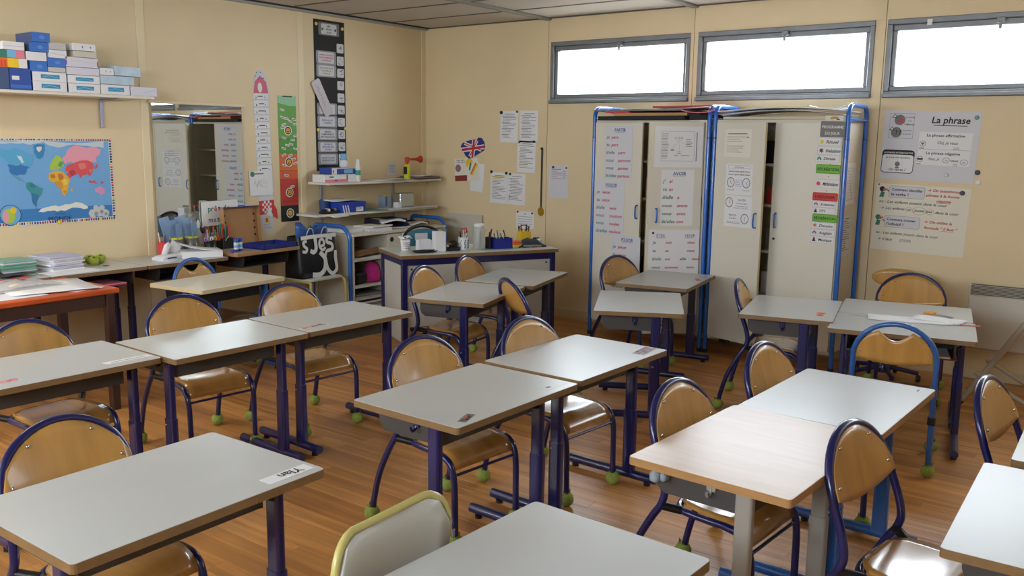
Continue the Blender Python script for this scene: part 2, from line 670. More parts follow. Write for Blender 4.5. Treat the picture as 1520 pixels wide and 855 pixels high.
# ---- back wall (high windows)
wb = MB()
wb.box(((XL + XR) / 2, YB + 0.09, WZ0 / 2), (XR - XL + .3, 0.14, WZ0))
wb.box(((XL + XR) / 2, YB + 0.09, (WZ1 + ZC) / 2), (XR - XL + .3, 0.14, ZC - WZ1))
edges = [XL - .15] + [v for w in WIN for v in w] + [XR + .15]
for a, b in zip(edges[::2], edges[1::2]):
    wb.box(((a + b) / 2, YB + 0.09, (WZ0 + WZ1) / 2), (b - a, 0.14, WZ1 - WZ0))
wbk = struct(wb.obj('wall_back', C_WALL))
SEAMS_B = [XL, -4.562, -3.172, -1.732, -0.342, 1.078, XR]
for i, (a, b) in enumerate(zip(SEAMS_B[:-1], SEAMS_B[1:])):
    if i == 0:
        MB().box(((a + b) / 2, YB + .01, ZC / 2), (b - a - .004, .02, ZC), .001).obj('wall_panel', C_WALL, wbk)
        continue
    w = WIN[i - 1]
    MB().box(((a + b) / 2, YB + .01, WZ0 / 2), (b - a - .004, .02, WZ0), .001).obj('wall_panel', C_WALL, wbk)
    MB().box(((a + b) / 2, YB + .01, (WZ1 + ZC) / 2), (b - a - .004, .02, ZC - WZ1), .001).obj('wall_panel', C_WALL, wbk)
    for p, q in ((a + .002, w[0]), (w[1], b - .002)):
        MB().box(((p + q) / 2, YB + .01, (WZ0 + WZ1) / 2), (q - p, .02, WZ1 - WZ0)).obj('wall_panel', C_WALL, wbk)

for i, (a, b) in enumerate(WIN):
    fr = MB()
    yf = YB - 0.008
    for x0, x1, z0, z1 in ((a, b, WZ1 - .035, WZ1), (a, b, WZ0, WZ0 + .045), (a, a + .035, WZ0 + .045, WZ1 - .035), (b - .035, b, WZ0 + .045, WZ1 - .035)):
        fr.box(((x0 + x1) / 2, yf + .06, (z0 + z1) / 2), (x1 - x0, .12, z1 - z0), .004)
    w = struct(fr.obj('window_%d' % (i + 1), C_ALU))
    sa = MB()
    A, B, Z0, Z1 = a + .036, b - .036, WZ0 + .046, WZ1 - .036
    for x0, x1, z0, z1 in ((A, B, Z1 - .04, Z1), (A, B, Z0, Z0 + .034), (A, A + .03, Z0 + .034, Z1 - .04), (B - .03, B, Z0 + .034, Z1 - .04)):
        sa.box(((x0 + x1) / 2, yf + .045, (z0 + z1) / 2), (x1 - x0, .05, z1 - z0), .005)
    sa.obj('sash', C_ALU, w)
    for x0, x1, z0, z1 in ((a, b, WZ0 + .002, WZ0 + .03),):
        MB().box(((x0 + x1) / 2, yf - .012, (z0 + z1) / 2), (x1 - x0, .026, z1 - z0), .004).obj('sill_rail', C_ALU, w)
    MB().box(((A + B) / 2, yf + .05, (Z0 + Z1) / 2), (B - A - .05, .006, Z1 - Z0 - .06)).obj('pane', GLASS, w)
    la = MB().box(((a + b) / 2 + .03, yf - .003, Z1 - .012), (.05, .03, .035), .005)
    la.box(((a + b) / 2 + .03, yf - .012, Z1 - .045), (.018, .02, .05), .004)
    la.obj('latch', C_ALU, w)
MB().box((WIN[2][0] + .27, YB - .0095, WZ1 - .035), (.032, .002, .04)).obj('paper_tape', PAPER, bpy.data.objects['window_3'])

# ---- front and right walls (behind the viewer), with tall windows
wf = MB()
wf.box(((XL + XR) / 2, YF - .08, FZ0 / 2), (XR - XL + .3, .16, FZ0))
wf.box(((XL + XR) / 2, YF - .08, (FZ1 + ZC) / 2), (XR - XL + .3, .16, ZC - FZ1))
edges = [XL - .15] + [v for w in FWIN for v in w] + [XR + .15]
for a, b in zip(edges[::2], edges[1::2]):
    wf.box(((a + b) / 2, YF - .08, (FZ0 + FZ1) / 2), (b - a, .16, FZ1 - FZ0))
struct(wf.obj('wall_front', C_WALL))
for i, (a, b) in enumerate(FWIN):
    fr = MB()
    for x0, x1, z0, z1 in ((a, b, FZ1 - .05, FZ1), (a, b, FZ0, FZ0 + .05), (a, a + .05, FZ0, FZ1), (b - .05, b, FZ0, FZ1), ((a + b) / 2 - .03, (a + b) / 2 + .03, FZ0, FZ1)):
        fr.box(((x0 + x1) / 2, YF - .07, (z0 + z1) / 2), (x1 - x0, .06, z1 - z0))
    w = struct(fr.obj('window_%d' % (len(WIN) + 1 + i), C_ALU))
    MB().box(((a + b) / 2, YF - .08, (FZ0 + FZ1) / 2), (b - a - .06, .006, FZ1 - FZ0 - .06)).obj('pane', GLASS, w)
struct(MB().box((XR + .08, (YF + YB) / 2, ZC / 2), (.16, YB - YF + .3, ZC)).obj('wall_right', C_WALL))

# ---- ceiling panels, metal strips, cornice
ce = struct(MB().box(((XL + XR) / 2, (YF + YB) / 2, ZC + .07), (XR - XL + .4, YB - YF + .4, .08)).obj('ceiling', C_DARK))
ys = [YB] + [6.10 - .575 * k for k in range(14)]
xs = SEAMS_B
for a, b in zip(xs[:-1], xs[1:]):
    for y1, y0 in zip(ys[:-1], ys[1:]):
        MB().box(((a + b) / 2, (max(y0, YF) + y1) / 2, ZC + .014), (b - a - .004, y1 - max(y0, YF) - .016, .028), .003).obj('ceiling_panel', C_CEIL, ce)
for q in xs[1:-1]:
    MB().box((q, (YF + YB) / 2, ZC - .010), (.062, YB - YF, .022), .004).obj('ceiling_strip', mat('ceiling_strip_grey', (128, 127, 124), rough=.45), ce)
JST = mat('ceiling_joint_shade', (92, 84, 72), rough=.7)  # dark of the recessed joints, painted as thin brown strips below the panels
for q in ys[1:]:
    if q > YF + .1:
        MB().box(((XL + XR) / 2, q, ZC - .001), (XR - XL, .026, .005)).obj('joint_shade_strip', JST, ce)
MB().box(((XL + XR) / 2, YB - .012, ZC - .003), (XR - XL, .024, .010)).obj('joint_shade_strip', JST, ce)
tr = struct(MB().box((XL + .02, (YF + YB) / 2, ZC - .013), (.045, YB - YF, .022), .004).obj('trim_1', C_STRIP))
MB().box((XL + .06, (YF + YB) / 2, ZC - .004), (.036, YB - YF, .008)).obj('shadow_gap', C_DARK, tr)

# ceiling light over the tables by the map wall (outside the picture)
lm = thing('ceiling_light', 'white ceiling light fitting over the side tables, lit', 'lamp', (-4.75, 1.55, ZC))
MB().box((0, 0, -.03), (.30, 1.25, .05), .006).obj('housing', mat('lamp_white', (226, 226, 222), rough=.4), lm)
ld = bpy.data.lights.new('tube_light', 'AREA')
ld.shape, ld.size, ld.size_y, ld.energy, ld.color = 'RECTANGLE', .22, 1.15, 7.0, (1.0, .95, .86)
lo = bpy.data.objects.new('tube_light', ld)
COL.objects.link(lo)
lo.parent = lm
lo.location = (0, 0, -.06)

bb = MB()
bb.box(((XL + XR) / 2, YB - .006, .037), (XR - XL, .012, .074), .003)
struct(bb.obj('baseboard_back', C_BASE))
struct(MB().box((XL + .006, (YF + YB) / 2, .037), (.012, YB - YF, .074), .003).obj('baseboard_left', C_BASE))


# ================================================================== DESKS AND CHAIRS
DESKG = 'pupils desks set in rows'


def desk(x, y, deg, h, label, top=LAM, edge=EDGE, leg=NAVY, leg2=None, tray=True, foot=None, name='school_desk', w=.70, d=.50, col_x=.10, group=DESKG, traymat=TRAY):
    """single desk: pupil sits on the -x side; long edge along y"""
    t = thing(name, label, 'desk', (x, y, 0), radians(deg), group)
    a, b = d / 2, w / 2
    mb = MB().prism(rrect(-a, -b, a, b, .012), h - .024, h - .001, 1, 1)
    mb.prism(rrect(-a + .001, -b + .001, a - .001, b - .001, .012), h - .001, h, 0, 0)
    mb.obj('tabletop', [top, edge], t)
    foot = foot or leg
    for i, s in enumerate((-1, 1)):
        yy = s * (b - .055)
        lm = (leg2 if (leg2 and s > 0) else leg)
        mb = MB()
        mb.prism(rrect(col_x - .030, yy - .019, col_x + .030, yy + .019, .012), .04, h * .54, 0)
        mb.prism(rrect(col_x - .026, yy - .015, col_x + .026, yy + .015, .010), h * .54, h - .03, 0)
        lg = mb.obj('leg', lm, t)
        MB().tube([(-a + .01, yy, .035), (a - .01, yy, .035)], .021, 12).obj('foot_tube', foot if lm is leg else lm, lg)
        g = MB()
        for q in (-a + .05, a - .05):
            g.lathe([(.016, 0), (.016, .016)], (q, yy, 0), 10)
        g.obj('glide', BLACKP, lg)['kind'] = 'stuff'
        MB().ball((col_x - .01, yy + s * .0195, h * .50), .005, 8).obj('bolt', CHROME, lg)
    MB().box((col_x, 0, h - .040), (.05, w - .09, .030), .003).obj('support_rail', leg, t)
    if tray:
        mb = MB()
        pr = [(-.21, h - .030), (-.21, h - .075), (-.20, h - .105), (-.175, h - .122), (.095, h - .122), (.095, h - .030)]
        k = b - .095
        # end caps (xz profile extruded along y), floor and front
        Mx = Matrix(((1, 0, 0, 0), (0, 0, 1, 0), (0, 1, 0, 0), (0, 0, 0, 1)))
        for s in (-1, 1):
            mb.prism(pr[::-1], s * k - .004, s * k + .004, 0, None, Mx)
        mb.box((-.042, 0, h - .119), (.27, 2 * k - .004, .006))
        mb.box((.092, 0, h - .076), (.006, 2 * k - .004, .09))
        mb.obj('tray', traymat, t)
        for s in (-1, 1):
            hk = MB().tube(smooth_path([(-.02, s * (k + .006), h - .028), (-.02, s * (k + .010), h - .075), (-.02, s * (k + .028), h - .085), (-.02, s * (k + .036), h - .070)], 4), .005, 6)
            hk.box((-.02, s * (k + .008), h - .05), (.03, .006, .05), .002)
            hk.obj('bag_hook', leg, t)
    return t


def sticker(t, cx, cy, w, h_, z, ang, build, m=PAPER, label=None):
    """a paper label stuck on a tabletop (local desk coordinates); text reads from the -x side"""
    M = Matrix.Rotation(radians(ang), 3, 'Z')
    s = Sheet('name_label', None, None, (0, 0, 0), (1, 0, 0), w, h_, m, up=(0, 1, 0), t=.0004)
    R, U = M @ Vector((0, -1, 0)), M @ Vector((1, 0, 0))
    s.o.parent = t
    s.o.matrix_parent_inverse = Matrix.Identity(4)
    o = Vector((cx, cy, z + .0002)) - R * w / 2 - U * h_ / 2
    s.o.matrix_local = Matrix(((R.x, U.x, 0, o.x), (R.y, U.y, 0, o.y), (0, 0, 1, o.z), (0, 0, 0, 1)))
    build(s)
    if label:
        s.o['label'] = label
    s.done()
    return s.o


def pic(seed, cols):
    def b(s):
        rnd = random.Random(seed)
        s.rect(s.w * .04, s.h * .08, s.w * .96, s.h * .92, mat('sticker_ground_%d' % seed, {3: (110, 100, 100), 5: (156, 128, 140), 8: (206, 160, 160), 11: (190, 176, 170), 15: (186, 130, 130)}[seed], rough=.5))
        for k in range(9):
            x, y = rnd.random() * s.w * .8, rnd.random() * s.h * .6
            s.rect(x, y, x + s.w * (.08 + rnd.random() * .12), y + s.h * (.15 + rnd.random() * .25), cols[k % len(cols)])
    return b


def word(txt, k=.7):
    return lambda s: s.text(s.w * .42, s.h * .20, txt, s.h * .92, INK, 'c', True)


BRN = mat('brown_print', (120, 72, 62), rough=.7)
MAU = mat('mauve_print', (150, 110, 130), rough=.7)
d = desk(-2.012, 1.186, .7, .687, 'grey-white desk closest to the viewer, carrying a name strip')
sticker(d, .2, .26, .15, .046, .687, 0, word('Ylan'))
desk(-1.010, 1.425, -2.6, .65, 'plain white desk at the bottom edge of the picture, behind the yellow-framed chair')
d = desk(-2.015, 2.455, -1.2, .652, 'middle-row desk with a small dark picture and a glossy name strip')
sticker(d, .19, .27, .15, .045, .652, 0, lambda s: s.rect(.10, .015, .125, .03, GINK), LAM)
sticker(d, .20, -.25, .10, .035, .652, 20, pic(3, [INK, GINK, RED, INK]), LAM)
d = desk(-2.029, 3.224, -1.8, .642, 'middle-row desk with a mauve scribbled label on its far corner')
sticker(d, .18, .26, .16, .07, .642, 8, pic(5, [MAU, BRN, GINK, MAU]), LAM)
d = desk(-3.624, 1.704, -1.1, .645, 'desk in the row by the map, cut off at the picture edge')
sticker(d, .17, .24, .2, .04, .645, 0, lambda s: s.lines(.02, .18, .02, 1, .01, GINK, .006, .1))
sticker(d, .15, -.24, .11, .05, .645, 0, pic(8, [PNK, MAU, PNK]), PAPERY)
desk(-3.516, 2.411, -1.8, .648, 'bare desk in the row by the map, second from the picture edge')
d = desk(-3.510, 3.131, -2.5, .645, 'far desk in the row by the map, with a printed strip at its corner')
sticker(d, .15, -.245, .16, .045, .645, 0, pic(11, [RED, INK, BRN, GINK]))
desk(-.951, 2.563, -3.0, .650, 'pinkish birch-topped desk on grey legs', top=LAMW, edge=EDGEW, leg=GREYLEG, foot=PALEBLUE)
d = desk(-.919, 3.285, -1.7, .643, 'white desk on blue legs touching the birch-topped desk', leg=PALEBLUE, edge=EDGEW)
sticker(d, .2, .29, .03, .006, .643, 0, lambda s: None, GINK)
desk(-5.013, 3.492, 5.6, .635, 'cream thick-edged desk in front of the mirror, on blue legs', top=LAM2, edge=mat('cream_board_edge', (206, 186, 146), rough=.5), leg=PALEBLUE, traymat=BLACKP)
desk(-3.487, 4.236, 15.5, .630, 'desk before the teacher table, nearer of the staggered pair')
d = desk(-3.613, 4.925, 14.5, .636, 'desk before the teacher table, farther of the staggered pair')
sticker(d, .2, .3, .05, .02, .636, 0, lambda s: s.rect(.01, .005, .04, .015, GINK), LAM)
d = desk(-2.772, 5.530, 9.3, .634, 'desk standing directly before the verb sheets on the cupboard')
sticker(d, .2, .07, .11, .04, .634, 25, pic(15, [RED, MAU, PNK]), LAM)
desk(-2.483, 4.607, 27.8, .637, 'skewed bare desk in front of the desk by the cupboard')
d = desk(-1.717, 5.045, 12.6, .632, 'desk by the cupboard with an orange and red sticker')
sticker(d, .17, -.15, .13, .055, .632, 0, lambda s: (s.disc(.035, .027, .026, ORG), s.disc(.095, .027, .03, ORG, ry=.02), s.up1(), s.rect(.03, .01, .045, .045, RED), s.rect(.075, .02, .11, .035, RED)), LAM)
d3 = desk(-1.088, 4.937, 100.6, .624, 'desk pushed against another by the heater, notebooks in its open tray')
sticker(d3, .18, .22, .17, .05, .624, 0, lambda s: s.lines(.02, .15, .02, 1, .01, GINK, .008, .1), LAM)
desk(-1.195, 5.455, -79.2, .620, 'far desk by the heater, under the scissors')
desk(-.1125, 2.514, 1.4, .645, 'desk cut off by the picture edge, nearer of the two')
desk(-.07, 3.29, 1.4, .645, 'desk cut off by the picture edge, farther of the two')

# ---- chairs
CHG = 'tubular school chairs'


def ball_foot(parent, x, y):
    r = .033
    mb = MB().ball((x, y, r), r, 14)
    for k in range(5):      # torn felt flaps round the slit
        a = 2 * pi * k / 5 + .3
        c, s_ = cos(a), sin(a)
        mb.add([(x + c * .014 - s_ * .010, y + s_ * .014 + c * .010, .058), (x + c * .014 + s_ * .010, y + s_ * .014 - c * .010, .058), (x + c * .026, y + s_ * .026, .074)], [(0, 1, 2), (2, 1, 0)])
    mb.obj('ball_foot', BALL, parent)


def navy_chair(tube=NAVY, seatm=PLYS, backm=PLY):
    t = thing('school_chair', 'x', 'chair', (0, 0, 0), 0, CHG)
    R = .0130
    low = [(-.225, .215, .012), (-.21, .2145, .10), (-.175, .212, .22), (-.12, .208, .33), (-.085, .205, .385)]
    hi = [(-.085, .205, .385), (-.072, .203, .43), (-.082, .2, .49), (-.108, .198, .56)]
    hs = smooth_path([(x, y, z) for x, y, z in hi], 5)
    A = [(-.115 - .062 * sin(a), .198 * cos(a), .585 + .165 * sin(a)) for a in [pi * i / 22 for i in range(23)]]
    path = hs + A + [(p.x, -p.y, p.z) for p in reversed(hs)]
    MB().tube(path, R, 10).obj('back_frame', tube, t)
    for s in (-1, 1):
        lg = MB().tube(smooth_path([(x, s * y, z) for x, y, z in low], 4), R, 10).obj('leg', tube, t)
        ball_foot(lg, -.225, s * .215)
        fp = smooth_path([(.232, s * .172, .012), (.230, s * .173, .15), (.227, s * .174, .27), (.212, s * .175, .33), (.180, s * .175, .360), (.13, s * .175, .370)], 4)
        lg = MB().tube(fp, R, 10).obj('leg', tube, t)
        ball_foot(lg, .232, s * .172)
    sf = smooth_path([(.13, -.175, .370), (.02, -.170, .371), (-.035, -.155, .371), (-.065, -.10, .371), (-.072, 0, .371), (-.065, .10, .371), (-.035, .155, .371), (.02, .170, .371), (.13, .175, .370)], 4)
    MB().tube(sf, R * .95, 8).obj('seat_frame', tube, t)
    MB().tube([(.222, -.172, .300), (.222, .172, .300)], .006, 8).obj('front_rail', tube, t)
    for s in (-1, 1):
        MB().tube([(-.03, s * .162, .372), (-.086, s * .205, .388)], .015, 8).obj('clamp', BLACKP, t)
    # seat: rounded at the back, rolling down at the front
    prof = [(-.066, .384), (-.05, .386), (-.02, .386), (.03, .384), (.08, .382), (.13, .380), (.165, .373), (.195, .357), (.213, .335), (.222, .312)]
    hw = [.085, .118, .150, .162, .166, .166, .165, .164, .163, .162]
    g = []
    for (px, pz), w in zip(prof, hw):
        row = []
        for j in range(11):
            q = j / 5 - 1
            dip = .007 * (1 - q * q) * max(0, 1 - ((px - .04) / .11) ** 2)
            row.append((px, q * w, pz - dip + .008))
        g.append(row)
    MB().sheet(g, .009).obj('seat', seatm, t)
    # curved plywood back filling the arch
    n, m = 18, 7
    g = []
    for i in range(n + 1):
        q = (2 * i / n - 1) * .985
        yy = q * .198
        zt = .585 + .161 * sqrt(max(0, 1 - q * q))
        zb = .585 - .034 * (1 - q * q)
        row = []
        for j in range(m + 1):
            z = zb + (zt - zb) * j / m
            lean = -.115 - .062 * (z - .585) / .165
            row.append((lean - .022 * (1 - q * q) * (1 - ((z - .585) / .19) ** 2) + .017, yy, z))
        g.append(row)
    MB().sheet(g, .008).obj('backrest', backm, t)
    for yy, z in ((.168, .612), (-.168, .612), (.098, .704), (-.098, .704)):
        q = yy / .194
        lean = -.115 - .062 * (z - .585) / .165
        MB().ball((lean - .022 * (1 - q * q) * (1 - ((z - .585) / .19) ** 2) + .018, yy, z), .006, 8).obj('rivet', CHROME, t)
    return t


def blue_chair():
    """older lighter-blue chair: straight legs, notched plywood back, height-adjustable lower legs"""
    t = thing('notched_chair', 'x', 'chair', (0, 0, 0), 0, CHG)
    R = .0125
    W = .185
    hs = [(-.165, W, .30), (-.175, W, .42), (-.19, W, .52)]
    A = [(-.192 - .035 * sin(a), W * cos(a), .56 + .175 * sin(a)) for a in [pi * i / 20 for i in range(21)]]
    MB().tube(smooth_path(hs, 4) + A + [(p.x, -p.y, p.z) for p in reversed(smooth_path(hs, 4))], R, 10).obj('back_frame', PALEBLUE, t)
    for s in (-1, 1):
        for q, xx, zt in ((-1, -.165, .30), (1, .17, .36)):
            lg = MB().tube([(xx + q * .03, s * (W + .004), .012), (xx, s * W, zt)], .0145, 10).obj('leg', PALEBLUE, t)
            MB().lathe([(.019, 0), (.019, .035)], (xx + q * .006, s * W, .255), 10).obj('collar', BLACKP, lg)
            ball_foot(lg, xx + q * .03, s * (W + .004))
        MB().tube([(-.185, s * W, .13), (.19, s * W, .13)], .009, 8).obj('side_rail', PALEBLUE, t)
        MB().tube([(-.165, s * W, .335), (.17, s * W, .36)], .011, 8).obj('seat_rail', PALEBLUE, t)
    prof = [(-.16, .362), (-.10, .360), (0, .358), (.10, .360), (.16, .354), (.20, .335)]
    g = [[(px, j / 5 * .175 - .175, pz + .012) for j in range(11)] for px, pz in prof]
    MB().sheet(g, .009).obj('seat', mat('dark_seat_ply', (116, 78, 48), rough=.3, grain=((1.6, 16, 10), .2)), t)
    g = []
    n, m = 32, 6
    for i in range(n + 1):
        q = (2 * i / n - 1) * .985
        zt = .56 + .155 * sqrt(max(0, 1 - q * q))
        zt -= .062 * max(0, 1 - (q / .42) ** 2)
        zb = .555 - .02 * (1 - q * q)
        g.append([(-.192 - .035 * (zb + (zt - zb) * j / m - .56) / .175 - .012 * (1 - q * q) + .004, q * .172, zb + (zt - zb) * j / m) for j in range(m + 1)])
    MB().sheet(g, .008).obj('backrest', PLY, t)
    for yy, z in ((.15, .59), (-.15, .59), (.085, .68), (-.085, .68)):
        MB().ball((-.192 - .035 * (z - .56) / .175 - .006, yy, z), .006, 8).obj('rivet', CHROME, t)
    return t


_nv = _bl = None


def put(x, y, deg, label, kind='navy', dz=0.0):
    global _nv, _bl
    if kind == 'navy':
        o = copy_tree(_nv) if _nv else navy_chair()
        _nv = _nv or o
    else:
        o = copy_tree(_bl) if _bl else blue_chair()
        _bl = _bl or o
    o.location = (x, y, dz)
    o.rotation_euler = (0, 0, radians(deg))
    o['label'] = label
    return o


put(-2.30, 2.655, -6, 'navy-tubed plywood chair at the middle-row desk with the small dark picture')
put(-2.20, 3.275, -5, 'navy-tubed plywood chair at the middle-row desk with the mauve label')
put(-3.86, 1.80, 4, 'navy-tubed plywood chair at the picture edge, behind the cut-off desk')
put(-3.905, 2.575, -6, 'navy-tubed plywood chair behind the bare desk in the row by the map')
put(-3.78, 3.165, -5, 'navy-tubed plywood chair behind the far desk in the row by the map')
put(-2.37, 1.215, 6, 'navy-tubed plywood chair at the closest desk with the name strip')
put(-3.71, 4.26, 10, 'plywood chair at the nearer staggered desk before the teacher table')
put(-3.84, 4.86, 10, 'plywood chair right against the panel of the teacher table')
put(-3.03, 5.515, -12, 'plywood chair before the cupboard door with the handwritten verb sheets')
put(-1.90, 5.115, 14, 'plywood chair at the desk with the orange sticker, before the open cupboard door')
put(-1.135, 3.48, -5, 'plywood chair at the white desk on blue legs')
put(-1.155, 2.72, -4, 'plywood chair at the birch-topped desk, its seat catching the window light')
put(-1.26, 5.90, -76, 'plywood chair facing the viewer behind the far desk by the heater')
put(-.535, 2.61, -8, 'plywood chair pulled out alone beside the birch-topped desk, seen nearest to the viewer')
put(-.30, 3.46, -6, 'plywood chair cut off by the picture edge, behind the farther cut-off desk')
put(-3.06, 4.33, 60, 'plywood chair turned sideways in the aisle, seen edge-on')
put(-5.17, 3.575, 8, 'light-blue notched chair at the cream desk in front of the mirror', 'blue')
put(-1.03, 4.60, 100, 'light-blue notched chair seen from behind at the desk by the heater', 'blue')

# yellow-framed chair with a white back
t = thing('yellow_chair', 'small chair with yellow-green tube frame and white back, seen at the bottom edge', 'chair', (-1.285, 1.335, 0), radians(3), CHG)
ZT = .757
H2 = .19
pp = []
pp += [(-.06, -H2, .40), (-.04, -H2 - .004, .55)]
pp += [(-.02 + .0 * a, -H2 + .07 - .07 * cos(a), ZT - .09 + .085 * sin(a)) for a in [pi / 2 * i / 6 for i in range(7)]]
pp += [(-.02, H2 - .07 + .07 * sin(a), ZT - .09 + .085 * cos(a)) for a in [pi / 2 * i / 6 for i in range(7)]]
pp += [(-.04, H2 + .004, .55), (-.06, H2, .40)]
MB().tube([(x - .03 * (1 - (yy / H2) ** 2), yy, z) for x, yy, z in pp], .0092, 10).obj('back_frame', YTUBE, t)
g = []
for i in range(13):
    q = (i / 6 - 1)
    yy = q * (H2 - .006)
    zt = ZT - .012 - (.075 * (1 - sqrt(max(0, 1 - ((abs(yy) - (H2 - .076)) / .070) ** 2))) if abs(yy) > H2 - .076 else 0)
    g.append([(-.02 - .02 * (1 - j / 5) - .03 * (1 - q * q) + .012, yy, .50 + (zt - .50) * j / 5) for j in range(6)])
MB().sheet(g, .012).obj('backrest', WPANEL, t)
MB().box((.022, .155, .66), (.002, .01, .02)).obj('pencil_mark', GINK, t)
for s in (-1, 1):
    MB().tube(smooth_path([(-.14, s * .18, .012), (-.10, s * .178, .22), (-.06, s * H2, .40)], 4), .0115, 8).obj('leg', YTUBE, t)
    MB().tube(smooth_path([(.23, s * .175, .012), (.21, s * .172, .33), (.16, s * .17, .385), (-.06, s * .17, .385)], 4), .0115, 8).obj('leg', YTUBE, t)
MB().sheet([[(.22 - .29 * i / 5, j / 4 * .165 - .165, .40) for j in range(9)] for i in range(6)][::-1], .010).obj('seat', WPANEL, t)

# swivel chair with an oval plywood back, by the wall
t = thing('swivel_chair', 'swivel chair with an oval plywood back against the wall by the heater', 'chair', (-1.47, 6.22, 0), radians(-90))
g = []
for i in range(15):
    q = (2 * i / 14 - 1) * .99
    hh = .062 * sqrt(1 - q * q) + .004
    g.append([(-.175 - .035 * (1 - q * q), q * .165, .665 - hh + 2 * hh * j / 4) for j in range(5)])
MB().sheet(g, .010).obj('backrest', PLY, t)
MB().ball((-.196, 0, .665), .008, 8).obj('screw', BLACKP, t)
MB().tube(smooth_path([(-.222, 0, .66), (-.235, 0, .5), (-.20, 0, .40), (-.05, 0, .385)], 5), .011, 8).obj('back_bar', NAVY, t)
MB().lathe([(.155, 0), (.165, .008), (.165, .018), (.14, .024)], (0, 0, .385), 24).obj('seat', PLYS, t)
MB().lathe([(.05, .05), (.05, .12), (.028, .14), (.028, .38)], n=14).obj('column', NAVY, t)
for k in range(5):
    a = 2 * pi * k / 5 + .5
    lg = MB().tube([(0, 0, .09), (.22 * cos(a), .22 * sin(a), .06)], .015, 8).obj('leg', NAVY, t)
    MB().lathe([(.022, -.012), (.025, 0), (.022, .012)], n=12, M=Matrix.Translation((.22 * cos(a), .22 * sin(a), .025)) @ Matrix.Rotation(pi / 2, 4, 'X')).obj('caster', BLACKP, lg)


# ================================================================== LARGER FURNITURE
# ---- tall cupboards with blue tube frames
def door(parent, o, r, w, z0, z1, free_right, handle_d, lock_d):
    R = Vector((r[0], r[1], 0)).normalized()
    N = R.cross(Vector((0, 0, 1)))
    M = Matrix(((R.x, -N.x, 0, o[0]), (R.y, -N.y, 0, o[1]), (0, 0, 1, 0), (0, 0, 0, 1)))
    mb = MB().box((w / 2, .009, (z0 + z1) / 2), (w, .018, z1 - z0), .0015)
    d = mb.obj('door', CABW, parent)
    d.matrix_world = M
    hx = w if free_right else 0
    MB().box((hx + (.001 if free_right else -.001), .009, (z0 + z1) / 2), (.002, .017, z1 - z0 - .004)).obj('edge_band', CABEDGE, d)
    h = MB().tube(smooth_path([(handle_d, 0, .985), (handle_d, -.024, .99), (handle_d, -.03, 1.035), (handle_d, -.024, 1.08), (handle_d, 0, 1.085)], 4), .006, 8)
    h.obj('handle', BLUE, d)
    if lock_d is not None:
        MB().lathe([(.009, 0), (.009, .003)], n=12, M=Matrix.Translation((lock_d, 0, .905)) @ Matrix.Rotation(pi / 2, 4, 'X')).obj('lock', BLACKP, d)
    return d


def cupboard(x0, x1, label, yf=6.15, yb=6.57, z0=.12, z1=1.715):
    t = thing('tall_cupboard', label, 'cupboard', (0, 0, 0))
    a, b = x0 + .022, x1 - .022
    for x in (a, b):
        MB().box((x, (yf + yb) / 2, (z0 + z1) / 2), (.02, yb - yf, z1 - z0), .001).obj('side_panel', CABS, t)
    MB().box(((a + b) / 2, yb - .006, (z0 + z1) / 2), (b - a, .01, z1 - z0)).obj('back_panel', CABS, t)
    MB().box(((a + b) / 2, (yf + yb) / 2, z1 + .01), (b - a + .02, yb - yf, .02), .001).obj('top_panel', CABS, t)
    MB().box(((a + b) / 2, (yf + yb) / 2, z0 + .01), (b - a - .02, yb - yf - .01, .02)).obj('bottom_panel', CABS, t)
    for z in (.47, .80, 1.13, 1.42):
        MB().box(((a + b) / 2, (yf + yb) / 2 + .02, z), (b - a - .022, yb - yf - .05, .018)).obj('shelf', CABS, t)
    for x in (x0, x1):
        zt = 1.83
        r = .07
        P = [(x, yf, .0)] + [(x, yf + r - r * cos(q), zt - r + r * sin(q)) for q in [pi / 2 * i / 6 for i in range(7)]] + \
            [(x, yb - r + r * sin(q), zt - r + r * cos(q)) for q in [pi / 2 * i / 6 for i in range(7)]] + [(x, yb, 0)]
        f = MB().tube(P, .0165, 12).obj('frame', BLUE, t)
        MB().tube([(x, yf, 1.735), (x, yb, 1.735)], .013, 8).obj('cross_tube', BLUE, f)
        for yy in (yf, yb):
            MB().lathe([(.0195, 0), (.0195, .03)], (x, yy, 0), 10).obj('foot_cap', BLACKP, f)
            MB().lathe([(.0185, 0), (.0185, .006)], (x, yy, 1.60), 12).obj('joint_ring', BLACKP, f)
    return t


c1 = cupboard(-3.77, -2.79, 'tall off-white cupboard with blue tube frame, verb sheets taped on its doors')
c2 = cupboard(-2.743, -1.80, 'tall off-white cupboard with blue tube frame and the day programme on its door')
cs = lambda a: (cos(radians(a)), sin(radians(a)))
D1o, D1r = (-3.748, 6.13), (cs(6)[0], -cs(6)[1])
D2r = cs(44)
D2o = (-2.820 - .412 * D2r[0], 6.13 - .412 * D2r[1])
D3o, D3r = (-2.722, 6.13), (cs(20)[0], -cs(20)[1])
D4o, D4r = (-2.283, 6.13), (1, 0)
door(c1, D1o, D1r, .446, .14, 1.715, True, .422, None)
door(c1, D2o, D2r, .412, .14, 1.715, False, .068, .055)
door(c2, D3o, D3r, .452, .14, 1.715, True, .41, None)
door(c2, D4o, D4r, .46, .14, 1.715, False, .035, .03)


def on(O, R, d, z, off=.001):
    R = Vector((R[0], R[1], 0)).normalized()
    N = R.cross(Vector((0, 0, 1)))
    return (O[0] + R.x * d + N.x * off, O[1] + R.y * d + N.y * off, z)


